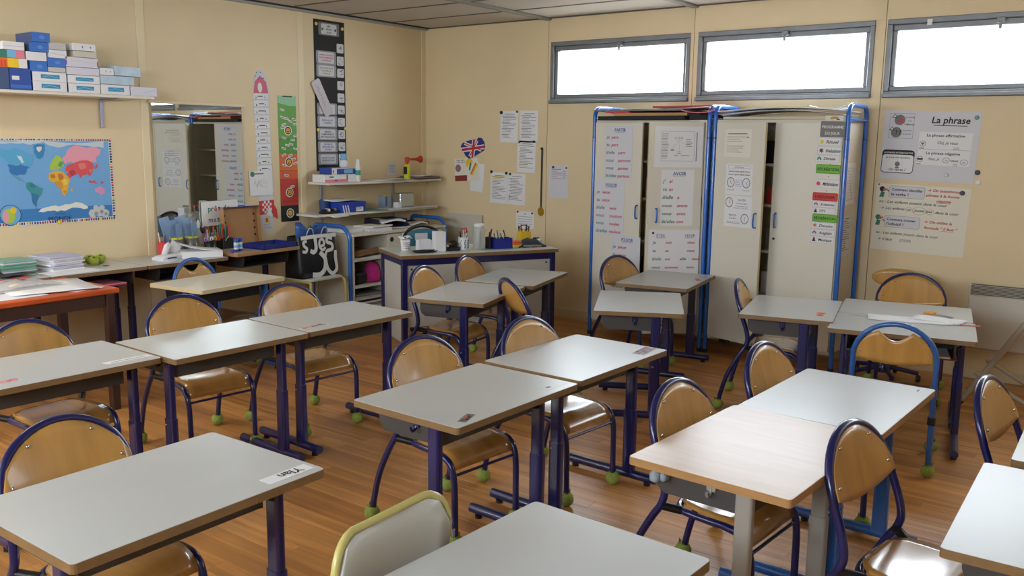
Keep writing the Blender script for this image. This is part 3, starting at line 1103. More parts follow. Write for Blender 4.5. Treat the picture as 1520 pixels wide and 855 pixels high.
# things seen in the gaps between the doors
for i, (x, z, w, h, m, lb) in enumerate((
        (-3.33, 1.139, .10, .15, PNK, 'pink binder on the shelf behind the ajar verb-sheet doors'),
        (-3.30, .809, .14, .12, PAPER2, 'grey paper pile on the shelf behind the verb-sheet doors'),
        (-3.32, .479, .16, .18, BLK, 'black box low behind the ajar verb-sheet doors'),
        (-2.33, 1.139, .12, .12, RED, 'red book on the shelf seen past the open cupboard door'),
        (-2.32, .809, .12, .16, GRYC, 'grey file on the shelf seen past the open cupboard door'),
        (-2.33, .479, .13, .16, WHT, 'white box on the low shelf past the open cupboard door'),
        (-2.36, 1.429, .20, .16, BLK, 'dark box on the top shelf past the open cupboard door'))):
    tag(MB().box((0, 0, h / 2), (w, .2, h), .003).obj('shelved_box', m, None, (x, 6.40, z)), lb, 'box')


# ---- things lying on the cupboards
def slab(name, label, cat, c, d, m, rz=0.0, ch=.001, bend=0.0, group=None, n=6):
    mb = MB()
    if bend:
        g = [[(d[0] * (i / n - .5), d[1] * (j / 4 - .5), bend * ((i / n * 2 - 1) ** 2) * (1 if j % 2 else .8) + d[2]) for j in range(5)] for i in range(n + 1)]
        mb.sheet(g, d[2])
    else:
        mb.box((0, 0, d[2] / 2), d, ch)
    return tag(mb.obj(name, m, None, c, radians(rz)), label, cat, group)


zt = 1.736
slab('folder', 'big black art folder at the bottom of the pile on the cupboard', 'folder', (-3.33, 6.30, zt), (.76, .42, .030), BLK, -2)
slab('folder', 'black folder half under the red board on the cupboard', 'folder', (-2.90, 6.33, zt), (.09, .40, .045), BLK, 0)
slab('portfolio', 'tan cardboard portfolio in the pile on the cupboard', 'folder', (-3.27, 6.31, zt + .031), (.62, .40, .022), mat('tan_card', (196, 150, 92), rough=.7), 1)
slab('pink_sheet', 'pink paper corner poking out of the cupboard pile near the blue tube', 'paper', (-3.55, 6.26, zt + .054), (.20, .38, .010), mat('hot_pink_paper', (226, 74, 104), rough=.7), 8)
slab('folder', 'thin dark folder lying near the top of the cupboard pile', 'folder', (-3.36, 6.29, zt + .066), (.78, .40, .010), GRYC, -1)
slab('paper_sheet', 'crumpled white paper on top of the cupboard pile', 'paper', (-3.22, 6.30, zt + .078), (.78, .40, .003), PAPER, 2, bend=.016, n=12)
slab('red_board', 'dark red board at the back of the cupboard pile', 'board', (-3.08, 6.46, zt + .100), (.60, .18, .014), mat('dark_red_board', (150, 28, 34), rough=.5), -2)
slab('pink_sheet', 'pale pink paper lying over the joint of the two cupboards', 'paper', (-2.90, 6.24, zt + .048), (.24, .28, .006), PNK, 14, bend=.02)
slab('card_sheet', 'cream card lying flat on the second cupboard', 'paper', (-2.28, 6.34, zt), (.80, .40, .020), mat('cream_card', (206, 198, 178), rough=.7), 1)
slab('card_sheet', 'large grey-white sheet bowed over the second cupboard', 'paper', (-2.27, 6.33, zt + .062), (.86, .40, .003), PAPER2, 0, bend=-.038, n=10)
slab('card_sheet', 'topmost bowed white sheet on the second cupboard', 'paper', (-2.27, 6.32, zt + .080), (.90, .40, .003), PAPER, -1, bend=-.030, n=10)
slab('plastic_sleeve', 'clear plastic sleeve near the end of the second cupboard', 'sleeve', (-1.96, 6.28, zt + .072), (.24, .36, .003), FILM, 6, bend=.02)

# ---- teacher table (navy frame, white panels)
TT = radians(-27.6)
t = thing('teacher_table', 'teacher table with navy steel frame, white panels and wood-edged top', 'table', (-4.335, 5.262, 0), TT)
hx, hy, h = .255, .625, .745
mb = MB().prism(rrect(-hx - .01, -hy - .02, hx + .02, hy + .02, .008), h - .026, h - .001, 1, 1)
mb.prism(rrect(-hx - .009, -hy - .019, hx + .019, hy + .019, .008), h - .001, h, 0, 0)
mb.obj('tabletop', [mat('pale_green_laminate', (198, 204, 196), rough=.3), EDGE], t)
for a in (-1, 1):
    for b in (-1, 1):
        l = MB().box((a * (hx - .02), b * (hy - .02), (h - .026) / 2 + .005), (.04, .04, h - .036), .003).obj('leg', NAVY, t)
        MB().box((a * (hx - .02), b * (hy - .02), .006), (.044, .044, .012), .002).obj('foot_cap', BLACKP, l)
for a in (-1, 1):
    MB().box((a * (hx - .02), 0, h - .052), (.03, 2 * hy - .08, .052), .002).obj('rail', NAVY, t)
    MB().box((0, a * (hy - .02), h - .052), (2 * hx - .08, .03, .052), .002).obj('rail', NAVY, t)
TPAN = mat('table_panel', (190, 186, 176), rough=.5)
fp = MB().box((hx - .022, 0, .44), (.014, 2 * hy - .082, .46), .002).obj('front_panel', TPAN, t)
for yy in (-hy + .075, hy - .075):
    MB().ball((hx - .013, yy, .64), .008, 8).obj('bolt', BLACKP, fp)
for b in (-1, 1):
    MB().box((0, b * (hy - .022), .38), (2 * hx - .082, .014, .58), .002).obj('end_panel', TPAN, t)


def ontt(lx, ly, z=h):
    return (-4.335 + lx * cos(TT) - ly * sin(TT), 5.262 + lx * sin(TT) + ly * cos(TT), z)


# ---- low cupboard in the corner
t = thing('low_cupboard', 'low off-white cupboard with blue tube ends, open shelves and sliding door', 'cupboard', (0, 0, 0))
x0, x1, y0, y1, zt2 = -5.98, -5.50, 5.14, 6.33, .775
for yy, nm in ((y0 + .012, 'side_panel'), (y1 - .012, 'side_panel')):
    MB().box(((x0 + x1) / 2, yy, (zt2 + .1) / 2), (x1 - x0, .02, zt2 - .1), .001).obj(nm, CABS, t)
MB().box((x0 + .008, (y0 + y1) / 2, (zt2 + .1) / 2), (.012, y1 - y0 - .05, zt2 - .1)).obj('back_panel', CABS, t)
MB().box(((x0 + x1) / 2, (y0 + y1) / 2, zt2 - .011), (x1 - x0 + .01, y1 - y0, .022), .001).obj('top_panel', CABW, t)
MB().box(((x0 + x1) / 2, y0 + .43, .43), (x1 - x0 - .03, .018, .62)).obj('divider', CABS, t)
for z in (.11, .315, .545):
    MB().box(((x0 + x1) / 2 + .01, y0 + .222, z), (x1 - x0 - .04, .395, .018), .001).obj('shelf', CABW, t)
d = MB().box((x1 - .012, y0 + .51, .44), (.014, .16, .61), .001).obj('fixed_door', CABW, t)
MB().lathe([(.022, 0), (.022, .002)], n=18, M=Matrix.Translation((x1 - .005, y0 + .475, .695)) @ Matrix.Rotation(pi / 2, 4, 'Y')).obj('finger_hole', BLACKP, d)
d = MB().box((x1 + .003, y0 + .865, .44), (.014, .54, .61), .001).obj('sliding_door', CABW, t)
MB().lathe([(.024, 0), (.024, .002)], n=18, M=Matrix.Translation((x1 + .0105, y0 + 1.02, .695)) @ Matrix.Rotation(pi / 2, 4, 'Y')).obj('finger_hole', BLACKP, d)
for yy in (y0 - .017, y1 + .017):
    zq, r = .835, .12
    P = [(x1 - .012, yy, 0)] + [(x1 - .012 - r + r * cos(q), yy, zq - r + r * sin(q)) for q in [pi / 2 * i / 8 for i in range(9)]] + \
        [(x0 + .03 + .03 - .03 * sin(q), yy, zq - .03 + .03 * cos(q)) for q in [pi / 2 * i / 4 for i in range(5)]] + [(x0 + .03, yy, 0)]
    f = MB().tube(P, .0175, 12).obj('frame', BLUE, t)
    for xx in (x1 - .012, x0 + .03):
        MB().lathe([(.021, 0), (.021, .02)], (xx, yy, 0), 10).obj('foot_cap', BLACKP, f)

# contents of its open shelves
PK = mat('magenta_cloth', (206, 40, 138), rough=.8, noise=(14, .2))
BRP = mat('brown_kraft', (136, 98, 62), rough=.8)
slab('kraft_envelope', 'brown kraft envelopes on the top open shelf of the low cupboard', 'envelope', (-5.72, 5.36, .556), (.36, .30, .05), BRP, 12, bend=.03)
slab('paper_sheet', 'white papers at the front of the low cupboard top shelf', 'paper', (-5.58, 5.36, .555), (.14, .32, .006), PAPER, 4)
g = MB()
g.lathe([(.001, 0), (.075, .01), (.085, .06), (.07, .12), (.045, .165), (.001, .19)], n=12, M=Matrix.Diagonal((.8, 1, 1, 1)))
tag(g.obj('cloth_bag', PK, None, (-5.60, 5.46, .324)), 'magenta cloth bag on the middle shelf of the low cupboard', 'bag')
tag(MB().box((0, 0, .05), (.2, .16, .10), .02).obj('pencil_case', BLK, None, (-5.66, 5.29, .324), .2), 'black pouch beside the magenta bag in the low cupboard', 'pouch')
tag(MB().box((0, 0, .08), (.28, .03, .16), .003).obj('red_book', RED, None, (-5.68, 5.19, .324)), 'red book standing at the edge of the low cupboard shelf', 'book')
st = thing('paper_stack', 'grey pile of magazines on the bottom shelf of the low cupboard', 'papers', (-5.68, 5.36, .119))
for k in range(7):
    MB().box((random.uniform(-.01, .01), random.uniform(-.012, .012), .009 + k * .018), (.30, .33, .016), .002).obj('magazine', (PAPER2, GRYC, PAPERY, BLK, PAPER2, WHT, GRYC)[k], st)

# ---- wall shelves
def shelf(name, label, y0, y1, zt, depth, brackets, m=CABW):
    t = thing(name, label, 'shelf', (0, 0, 0))
    MB().box((XL + .006 + depth / 2, (y0 + y1) / 2, zt - .010), (depth, y1 - y0, .02), .002).obj('board', m, t)
    for b in brackets:
        mb = MB().box((XL + .012, b, zt - .12), (.008, .022, .20), .002)
        mb.box((XL + .008 + depth * .4, b, zt - .026), (depth * .8, .020, .010), .002)
        mb.obj('bracket', STEELB, t)
    return t


STEELB = mat('bluish_steel', (150, 152, 176), rough=.4, metal=.3)
shelf('wall_shelf', 'long high wall shelf above the map, loaded with boxes', 1.9, 3.545, 1.84, .27, (2.2, 3.305))
shelf('wall_shelf', 'upper of the two corner shelves, under the black rules poster', 5.115, 6.555, 1.195, .265, (5.26, 6.16))
shelf('wall_shelf', 'lower of the two corner shelves, over the low cupboard', 4.98, 6.50, .930, .265, (5.26, 6.16))

# ---- tables along the map wall
SIDEG = 'side tables along the map wall'
DT = mat('dark_desk_tray', (46, 42, 40), rough=.6)
desk(-5.772, 2.315, 180, .70, 'side table under the map carrying the green notebooks', w=.66, d=.48, traymat=DT, group=SIDEG)
desk(-5.772, 2.975, 180, .70, 'side table under the map with tennis balls on it', w=.65, d=.48, traymat=DT, group=SIDEG)
desk(-5.772, 3.625, 180, .70, 'side table before the mirror carrying the tissue pack', w=.64, d=.48, traymat=DT, group=SIDEG)
desk(-5.752, 4.275, 184, .722, 'wooden-edged side table holding the open game box', w=.63, d=.50, top=LAMW, edge=EDGEW, traymat=DT, group=SIDEG)

# orange-topped desk
t = thing('orange_desk', 'orange-topped wooden desk with dark brown legs, covered in papers', 'desk', (-5.07, 2.03, 0), radians(1))
OR = mat('orange_red_lacquer', (206, 92, 44), rough=.35, noise=(6, .2))
DBR = mat('dark_brown_wood', (66, 38, 28), rough=.5, grain=((20, 20, 3), .2))
MB().box((0, 0, .698), (.60, 1.27, .030), .006).obj('tabletop', OR, t)
for a in (-1, 1):
    for b in (-1, 1):
        MB().prism(rrect(a * .265 - .024, b * .585 - .024, a * .265 + .024, b * .585 + .024, .006), 0, .683).obj('leg', DBR, t)
    MB().box((a * .265, 0, .645), (.022, 1.12, .07)).obj('apron', DBR, t)
    MB().box((0, a * .585, .645), (.48, .022, .07)).obj('apron', DBR, t)

# ---- stool with yellow-green frame and the bag
t = thing('small_chair_seat', 'stool with yellow-green legs and white seat, under the shopping bag', 'stool', (-5.60, 4.80, 0), radians(4))
MB().prism(rrect(-.165, -.175, .165, .175, .03), .44, .455).obj('seat', WPANEL, t)
for s in (-1, 1):
    P = smooth_path([(.17, s * .20, .012), (.165, s * .195, .36), (.15, s * .185, .425), (.11, s * .178, .432)], 5)
    MB().tube(P, .012, 8).obj('leg', YTUBE, t)
    P = smooth_path([(-.17, s * .20, .012), (-.165, s * .195, .36), (-.15, s * .185, .425), (-.11, s * .178, .432)], 5)
    MB().tube(P, .012, 8).obj('leg', YTUBE, t)
    MB().tube([(-.13, s * .178, .431), (.13, s * .178, .431)], .010, 8).obj('rail', YTUBE, t)
t.name = 'stool'

BW_, BB_ = mat('white_bag_print', (224, 224, 220), rough=.4), mat('black_bag_plastic', (28, 28, 30), rough=.35)
t = thing('shopping_bag', 'big black and white lettered shopping bag standing on the stool', 'bag', (-5.62, 4.80, .456), radians(3))
g = []
W, Dp, Hh = .42, .22, .345
pts = rrect(-Dp / 2, -W / 2, Dp / 2, W / 2, .04, 3)
rows = []
for k in range(7):
    q = k / 6
    sc = 1 - .06 * q + .03 * sin(q * 5)
    rows.append([(x * sc * (1 - .25 * q), yv * (1 + .02 * sin(q * 4)), q * Hh + .012 * sin(yv * 17 + 2) * q) for x, yv in pts])
vs = [p for r in rows for p in r]
n = len(pts)
fs = [(i * n + j, i * n + (j + 1) % n, (i + 1) * n + (j + 1) % n, (i + 1) * n + j) for i in range(6) for j in range(n)] + [list(range(n))[::-1]]
bag = MB().add(vs, fs, 0, True).obj('body', BB_, t)
fl_ = MB()
x = Dp / 2 + .004


def band(pts2, w):
    P = smooth_path([(0, a, b) for a, b in pts2], 6)
    L, Rr = [], []
    for i in range(len(P)):
        d_ = (P[min(i + 1, len(P) - 1)] - P[max(i - 1, 0)]).normalized()
        nn = Vector((0, -d_.z, d_.y)) * w / 2
        L.append(P[i] + nn)
        Rr.append(P[i] - nn)
    fx = lambda p: (Dp / 2 * (1 - .25 * p.z / Hh) * (1 - .06 * p.z / Hh + .03 * sin(p.z / Hh * 5)) + .006, p.y, p.z)
    k = len(L)
    fl_.add([fx(p) for p in L] + [fx(p) for p in Rr], [(i, i + 1, k + i + 1, k + i) for i in range(k - 1)])


band([(-.19, .325), (.0, .330), (.195, .325)], .03)
band([(-.04, .33), (-.035, .27), (-.04, .225), (-.07, .205), (-.10, .22)], .034)        # J
band([(.015, .245), (.055, .26), (.045, .30), (.01, .29), (.005, .24), (.04, .215), (.065, .235)], .022)   # e
band([(.15, .30), (.10, .31), (.09, .275), (.14, .255), (.14, .215), (.08, .205)], .028)   # s
band([(-.13, .30), (-.165, .29), (-.16, .26), (-.135, .24), (-.15, .215), (-.185, .22)], .024)
band([(-.10, .025), (-.02, .02), (.035, .06), (.05, .14), (.0, .20)], .04)
band([(.05, .15), (.07, .06), (.12, .015), (.17, .05), (.165, .14), (.175, .20)], .032)
band([(.05, .15), (.075, .20), (.12, .205)], .022)
fl_.obj('printed_letters', BW_, t)
LB = mat('blue_plastic_bag', (44, 84, 150), rough=.3)
g = [[(.02 - .03 * cos(i * 1.3), -.16 + .30 * i / 8, .30 + .10 * j / 3 + (.045 if i < 2 else .012 * sin(i * 2)) * (j / 3)) for j in range(4)] for i in range(9)]
MB().sheet(g, .003).obj('blue_liner', LB, t)
for yv in (-.06, .10):
    MB().tube(smooth_path([(.06, yv - .05, .335), (.065, yv - .03, .385), (.065, yv, .395), (.065, yv + .02, .37), (.06, yv + .03, .335)], 5), .004, 6).obj('handle', mat('pale_cord', (186, 190, 170), rough=.6), t)

# ---- electric heater
t = thing('wall_heater', 'white electric wall heater with a slotted grille, cut off by the picture edge', 'heater', (-.66, YB - .045, .44))
HW = mat('heater_white', (206, 200, 186), rough=.45)
w2, h2 = .385, .215
MB().box((0, 0, -.035), (2 * w2, .075, 2 * h2 - .07), .008).obj('casing', HW, t)
MB().box((0, .010, h2 - .035), (2 * w2, .055, .066), .004).obj('grille_back', BLACKP, t)
for k in range(8):
    MB().box((0, -.026, h2 - .004 - k * .0092), (2 * w2, .016, .0034), .0008).obj('grille_slat', HW, t)
for s in (-1, 1):
    MB().box((s * (w2 - .005), 0, h2 - .035), (.01, .075, .07), .002).obj('end_cheek', HW, t)

# ---- folding easel
t = thing('folding_easel', 'beige tubular folding stand leaning before the heater', 'stand', (0, 0, 0))
BE = mat('beige_enamel', (170, 158, 138), rough=.4)
for yy in (6.25, 5.85):
    l = MB().tube([(-.93, yy, .012), (-.665, yy, .475), (-.30, yy, 1.10)], .017, 10).obj('leg', BE, t)
    MB().tube([(-.94, yy, .002), (-.917, yy, .040)], .020, 10).obj('rubber_foot', BLACKP, l)
    l = MB().tube([(-.855, yy - .02, .225), (-.45, yy - .02, .012)], .013, 10).obj('strut', BE, t)
MB().tube([(-.33, 5.85, 1.05), (-.33, 6.25, 1.05)], .014, 8).obj('cross_bar', BE, t)

# ---- mirror and the white board
t = thing('wall_mirror', 'frameless wall mirror with a beige top batten, reflecting the cupboards', 'mirror', (0, 0, 0))
MIR = mat('mirror_silver', (226, 230, 228), rough=.015, metal=1.0)
MB().box((XL + .012, 4.065, 1.318), (.008, .775, .972)).obj('glass', MIR, t)
MB().box((XL + .013, 4.068, 1.816), (.018, .82, .022), .003).obj('top_batten', C_SEAM, t)
b = tag(MB().box((0, 0, .19), (.45, .012, .38), .002).obj('white_board', mat('grey_white_board', (206, 200, 184), rough=.4), None, (-5.503, YB - .02, .482)), 'plain off-white board fixed low on the wall behind the teacher table', 'board')


# ================================================================== PAPERS AND POSTERS
YW = YB - .001
XW = XL + .001
RB, RL = (1, 0, 0), (0, 1, 0)


def typed(s, n=16, title=True, col=INK, m=.02):
    if title:
        s.rect(s.w * .25, s.h - .030, s.w * .8, s.h - .026, INK, 'small_print')
    dy = (s.h - .075) / n
    for i in range(n):
        yy = s.h - .048 - i * dy
        ind = .03 if i % 4 else .018
        k = random.random()
        s.rect(ind, yy, s.w * (.45 + .48 * k), yy + dy * .28, (INK if i % 4 == 0 else GINK), 'small_print')
        if i % 5 == 2:
            s.rect(ind, yy - dy * .2, s.w * .5, yy - dy * .05, YEL, 'small_print')
    for i in range(9):
        s.disc(.006, .02 + i * (s.h - .04) / 8, .0022, GINK, 'punched_holes', 8)
    return s


A4 = 'typed sheets pinned to the back wall'
for x, z, tl, lb, mg in ((-5.092, 1.553, -.02, 'typed sheet pinned highest, the one nearer the wall corner', ((-5.075, 1.822, .016), (-4.895, 1.828, .010))),
                         (-4.868, 1.553, -.01, 'typed sheet pinned highest, the one nearer the window', ()),
                         (-4.893, 1.285, -.03, 'typed sheet hanging directly under the highest pair', ((-4.865, 1.553, .008), (-4.70, 1.562, .010))),
                         (-5.206, .990, -.03, 'typed sheet of the lower pair, printed in two columns', ((-5.185, 1.277, .014), (-5.01, 1.268, .013))),
                         (-5.000, .985, -.02, 'typed sheet of the lower pair, with a blue margin mark', ((-4.965, 1.262, .011),))):
    s = Sheet('typed_sheet', lb, 'paper', (x, YW, z), RB, .205, .285, PAPER, tilt=tl, group=A4)
    typed(s, 15)
    if 'columns' in lb:
        s.rect(.03, s.h * .84, .09, s.h * .88, YEL).rect(.11, s.h * .84, .17, s.h * .88, YEL)
    if 'margin' in lb:
        s.rect(.022, .03, .028, .09, BINK)
    s.done()
    for k_, (mx_, mz, r) in enumerate(mg):
        magnet(mx_, mz, r, BLACKP, ('black magnet at the wall-corner side of the ', 'black magnet at the window side of the ')[k_] + lb.split(',')[0].replace('typed sheet', 'sheet') + (' two-columned' if 'columns' in lb else ''), YW - .0015)
s = Sheet('note_sheet', 'white handwritten sheet pinned beside the medal', 'paper', (-4.528, YW, 1.062), RB, .205, .29, PAPER2, tilt=.02, group=None)
s.rect(.03, .255, .13, .259, BINK, 'small_print')
for i in range(5):
    s.rect(.03, .238 - i * .017, .09 + .05 * (i % 3), .242 - i * .017, MAU, 'small_print').rect(.15, .238 - i * .017, .18, .242 - i * .017, MAU, 'small_print')
s.done()
magnet(-4.485, 1.338, .011, BLACKP, 'black magnet at the upper corner of the handwritten sheet, nearer the medal', YW - .0015)
magnet(-4.345, 1.335, .008, BLACKP, 'small black magnet at the other corner of the handwritten sheet', YW - .0015)
s = Sheet('note_sheet', 'small landscape note pinned above the teacher table', 'paper', (-4.892, YW, .770), RB, .205, .155, PAPER)
for i in range(4):
    s.rect(.02, .105 - i * .022, .185, .108 - i * .022, GINK, 'small_print')
s.rect(.09, .128, .115, .133, INK, 'small_print')
s.done()
magnet(-4.872, .918, .009, BLACKP, 'black magnet on the landscape note, nearer the wall corner', YW - .0015)
magnet(-4.708, .912, .009, BLACKP, 'black magnet on the landscape note, nearer the medal', YW - .0015)

# flag drawing cut as a rounded shape
NV, RD = mat('flag_blue', (38, 52, 128), rough=.7), mat('flag_red', (190, 36, 56), rough=.7)
q = [(.02, .15), (.0, .12), (.06, .03), (.11, .0), (.16, .02), (.29, .085), (.30, .12), (.29, .165), (.26, .20), (.215, .205), (.20, .185), (.15, .185), (.08, .172)]
flag_q = q
s = Sheet('flag_cutout', 'cut-out paper drawing of the British flag on the back wall', 'drawing', (-5.565, YW, 1.388), RB, .3, .2, NV, poly=q)
for a, b in (((.045, .150), (.255, .088)), ((.11, .022), (.205, .178))):
    s.line(*a, *b, .032, WHT, 'flag_print')
s.line(.015, .085, .29, .12, .045, WHT, 'flag_print').line(.145, .015, .165, .18, .045, WHT, 'flag_print')
s.up1()
for a, b in (((.045, .150), (.255, .088)), ((.11, .022), (.205, .178))):
    s.line(*a, *b, .010, RD, 'flag_print')
s.line(.015, .085, .29, .12, .024, RD, 'flag_print').line(.145, .015, .165, .18, .024, RD, 'flag_print')
s.done()
s = Sheet('child_drawing', 'colourful felt-pen drawing with a yellow-haired figure, pinned under the flag', 'drawing', (-5.632, YW, 1.17), RB, .30, .215, PAPERY, tilt=.07)
s.disc(.045, .125, .036, MAU).rect(.0, .0, .15, .055, mat('drawn_maroon', (136, 52, 46), rough=.7))
s.disc(.185, .165, .045, YEL).disc(.215, .11, .05, WHT, ry=.06).line(.20, .06, .27, .165, .022, ORG).line(.215, .055, .285, .155, .020, YEL).line(.185, .10, .205, .17, .02, TINK)
for i in range(12):
    s.rect(.03 + .018 * (i % 6), .175 + .018 * (i // 6), .038 + .018 * (i % 6), .186 + .018 * (i // 6), BINK)
s.done()
s = Sheet('paper_flap', 'white sheet hanging crooked behind the felt-pen drawing', 'paper', (-5.45, YW + .0006, 1.09), RB, .155, .27, PAPER, tilt=-.10)
s.done()
s = Sheet('cut_note', 'small trapezoid note pinned over the corner shelf', 'paper', (XW, 6.085, 1.235), RL, .14, .13, PAPER2, poly=[(0, 0), (.14, 0), (.105, .11), (.065, .13), (.04, .11)])
s.lines(.03, .11, .085, 5, .016, BINK, .003, .3)
s.done()

# medal
t = thing('medal', 'gold medal hanging on a dark ribbon from a hook on the back wall', 'medal', (-4.607, YW, 0))
MB().ball((0, -.012, 1.50), .012, 8).obj('hook', BLACKP, t)
RIB = mat('dark_green_ribbon', (44, 56, 46), rough=.7)
for xa, xb in ((-.007, -.009), (.006, .001)):
    MB().add([(xa - .0035, -.006, 1.498), (xa + .0035, -.006, 1.498), (xb + .0035, -.004, .972), (xb - .0035, -.004, .972), (xa - .0035, -.003, 1.498), (xa + .0035, -.003, 1.498), (xb + .0035, -.002, .972), (xb - .0035, -.002, .972)],
             [(0, 3, 2, 1), (4, 5, 6, 7), (0, 4, 7, 3), (1, 2, 6, 5), (0, 1, 5, 4), (3, 7, 6, 2)]).obj('ribbon', RIB, t)
MB().lathe([(.034, 0), (.036, .003), (.034, .006)], n=22, M=Matrix.Translation((-.004, -.004, .935)) @ Matrix.Rotation(pi / 2, 4, 'X') @ Matrix.Diagonal((.9, 1.15, 1, 1))).obj('disc', mat('gold', (196, 150, 44), rough=.3, metal=.8), t)

# verb sheets on the first cupboard
VG = 'handwritten verb sheets'


def verb(O, R, d0, z0, d1, z1, label, title, rows, tx=.35, m=PAPER2, cols=None, tl=0.0):
    s = Sheet('verb_sheet', label, 'paper', on(O, R, d0, z0), (R[0], R[1], 0), d1 - d0, z1 - z0, m, tilt=tl, group=VG)
    w, h = s.w, s.h
    ts = h * .078
    s.text(w * tx, h * .90, title, ts * 1.1, BINK, al='l', bold=True, fit=w * .40)
    s.rect(w * tx, h * .885, w * (tx + .36), h * .89, GINK)
    n = len(rows)
    for i, (a, b) in enumerate(rows):
        yy = h * (.77 - .72 * i / max(n - 1, 1) * (1 if n > 3 else .5))
        s.hand(w * .05, yy, a, ts * 1.05, TINK if i % 3 else GINK, fit=w * (.13 if len(a) < 3 else .40))
        s.hand(w * (.24 if len(a) < 3 else .50), yy, b, ts * 1.02, RINK, fit=w * (.17 if len(b) < 3 else .44 if len(b) > 5 else .32))
    return s.done()


verb(D1o, D1r, .096, 1.274, .359, 1.689, 'verb sheet taped highest on the cupboard door at the wall side', 'PARTIR', (('je', 'pars'), ('tu', 'pars'), ('il/elle', 'part'), ('nous', 'partons'), ('vous', 'partez'), ('ils/elles', 'partent')))
verb(D1o, D1r, .012, .832, .297, 1.261, 'creased verb sheet in the middle of the door at the wall side', 'VOULOIR', (('je', 'veux'), ('tu', 'veux'), ('il/elle', 'veut'), ('nous', 'voulons'), ('vous', 'voulez'), ('ils/elles', 'veulent')))
verb(D1o, D1r, .187, .40, .463, .839, 'verb sheet lowest on its cupboard door, half hidden by a chair back', 'POUVOIR', (('je', 'peux'), ('tu', 'peux'), ('il/elle', 'peut'), ('nous', 'pouvons'), ('vous', 'pouvez'), ('ils/elles', 'peuvent')))
verb(D2o, D2r, .101, .958, .352, 1.372, 'verb sheet in the middle of the second door, titled with the verb to have', 'AVOIR', (("j'", 'ai'), ('tu', 'as'), ('il/elle', 'a'), ('nous', 'avons'), ('vous', 'avez'), ('ils/elles', 'ont')), m=PAPER)
s = Sheet('verb_sheet', 'large double verb sheet taped low across the second door', 'paper', on(D2o, D2r, .022, .50), (D2r[0], D2r[1], 0), .390, .43, PAPER, group=VG)
for x, tt, rows in ((.03, 'ÊTRE', (('je', 'suis'), ('tu', 'es'), ('il/elle', 'est'), ('nous', 'sommes'), ('vous', 'êtes'))), (.245, 'VENIR', (('', 'viens'), ('', 'viens'), ('elle', 'vient'), ('', 'venons'), ('', 'venez')))):
    s.text(x + .03, .375, tt, .030, BINK).rect(x + .03, .368, x + .10, .371, GINK)
    for i, (a, b) in enumerate(rows):
        yy = .325 - i * .062
        if a:
            s.hand(x, yy, a, .030, TINK, fit=.03 if len(a) < 3 else .08)
        s.hand(x + (.10 if x < .1 else .05 if a == '' else .09), yy, b, .028, RINK, fit=.05 if len(b) < 4 else .10 if x < .1 else .06)
s.done()
s = Sheet('diagram_sheet', 'landscape grammar diagram sheet taped highest on the second door', 'paper', on(D2o, D2r, .042, 1.389), (D2r[0], D2r[1], 0), .362, .297, PAPER)
s.frame(.05, .045, .30, .26, .0015, GINK).line(.18, .20, .13, .13, .001, GINK).line(.18, .20, .23, .16, .001, GINK).line(.18, .20, .19, .11, .001, GINK)
s.text(.18, .205, 'C.O.D', .024, GINK, 'c').lines(.055, .105, .24, 17, .011, GINK, .003, .2)
s.lines(.235, .29, .20, 5, .012, INK, .003, .4).lines(.12, .15, .13, 2, .01, INK, .003, .2).lines(.17, .20, .11, 2, .01, INK, .003, .2).lines(.15, .18, .085, 1, .01, INK, .003).lines(.20, .27, .085, 1, .01, INK, .003)
s.rect(.313, .045, .320, .255, GINK, 'small_print')
s.done()
# sheets on the third door
s = Sheet('question_sheet', 'faded typed sheet highest on the open door of the second cupboard', 'paper', on(D3o, D3r, .085, 1.472), (D3r[0], D3r[1], 0), .25, .195, PAPERY)
s.rect(.03, .16, .21, .165, INK, 'small_print').lines(.02, .20, .14, 3, .016, GINK, .003).lines(.02, .20, .075, 4, .014, GINK, .003).rect(.20, .135, .225, .143, GINK)
s.done()


def clock(s, x, y, r, a, b):
    s.ring(x, y, r, .004, INK)
    for k in range(12):
        q = k * pi / 6
        s.disc(x + r * .78 * sin(q), y + r * .78 * cos(q), .0022, INK, n=6)
    s.line(x, y, x + r * .55 * sin(a), y + r * .55 * cos(a), .003, INK).line(x, y, x + r * .4 * sin(b), y + r * .4 * cos(b), .0035, BINK)


s = Sheet('clock_sheet', 'printed sheet about reading the time, with two clock faces side by side', 'paper', on(D3o, D3r, .112, 1.207), (D3r[0], D3r[1], 0), .25, .217, PAPER)
s.frame(.02, .185, .23, .208, .0015, MAU).text(.125, .189, "Lire l'heure", .018, INK, 'c')
s.text(.125, .160, "Quand la petite aiguille indique", .014, INK, 'c', True, fit=.2).text(.125, .138, "Quand la grande aiguille indique", .014, INK, 'c', True, fit=.2)
clock(s, .05, .085, .036, 0, 2.6)
clock(s, .195, .085, .036, 2.5, 1)
s.frame(.095, .06, .15, .105, .0012, BINK).text(.122, .086, 'Heure', .014, BINK, 'c').text(.122, .068, 'Minute', .014, BINK, 'c')
s.text(.05, .028, '2 heures 30', .014, INK, 'c').text(.195, .028, '5 heures 20', .014, INK, 'c')
s.done()
s = Sheet('clock_sheet', 'printed sheet about half hours, with two clock faces set diagonally', 'paper', on(D3o, D3r, .114, .977), (D3r[0], D3r[1], 0), .255, .222, PAPER)
clock(s, .042, .172, .036, 0, 2.0)
clock(s, .195, .062, .036, 3.1, .3)
s.text(.16, .188, '3 et 1/2 h', .018, INK, 'c', True).text(.16, .164, '3 heures et demi', .014, INK, 'c', fit=.10).rect(.10, .148, .225, .150, BINK)
s.text(.155, .132, "C'est aussi 15 h et 30 mn", .012, BINK, 'c', fit=.14)
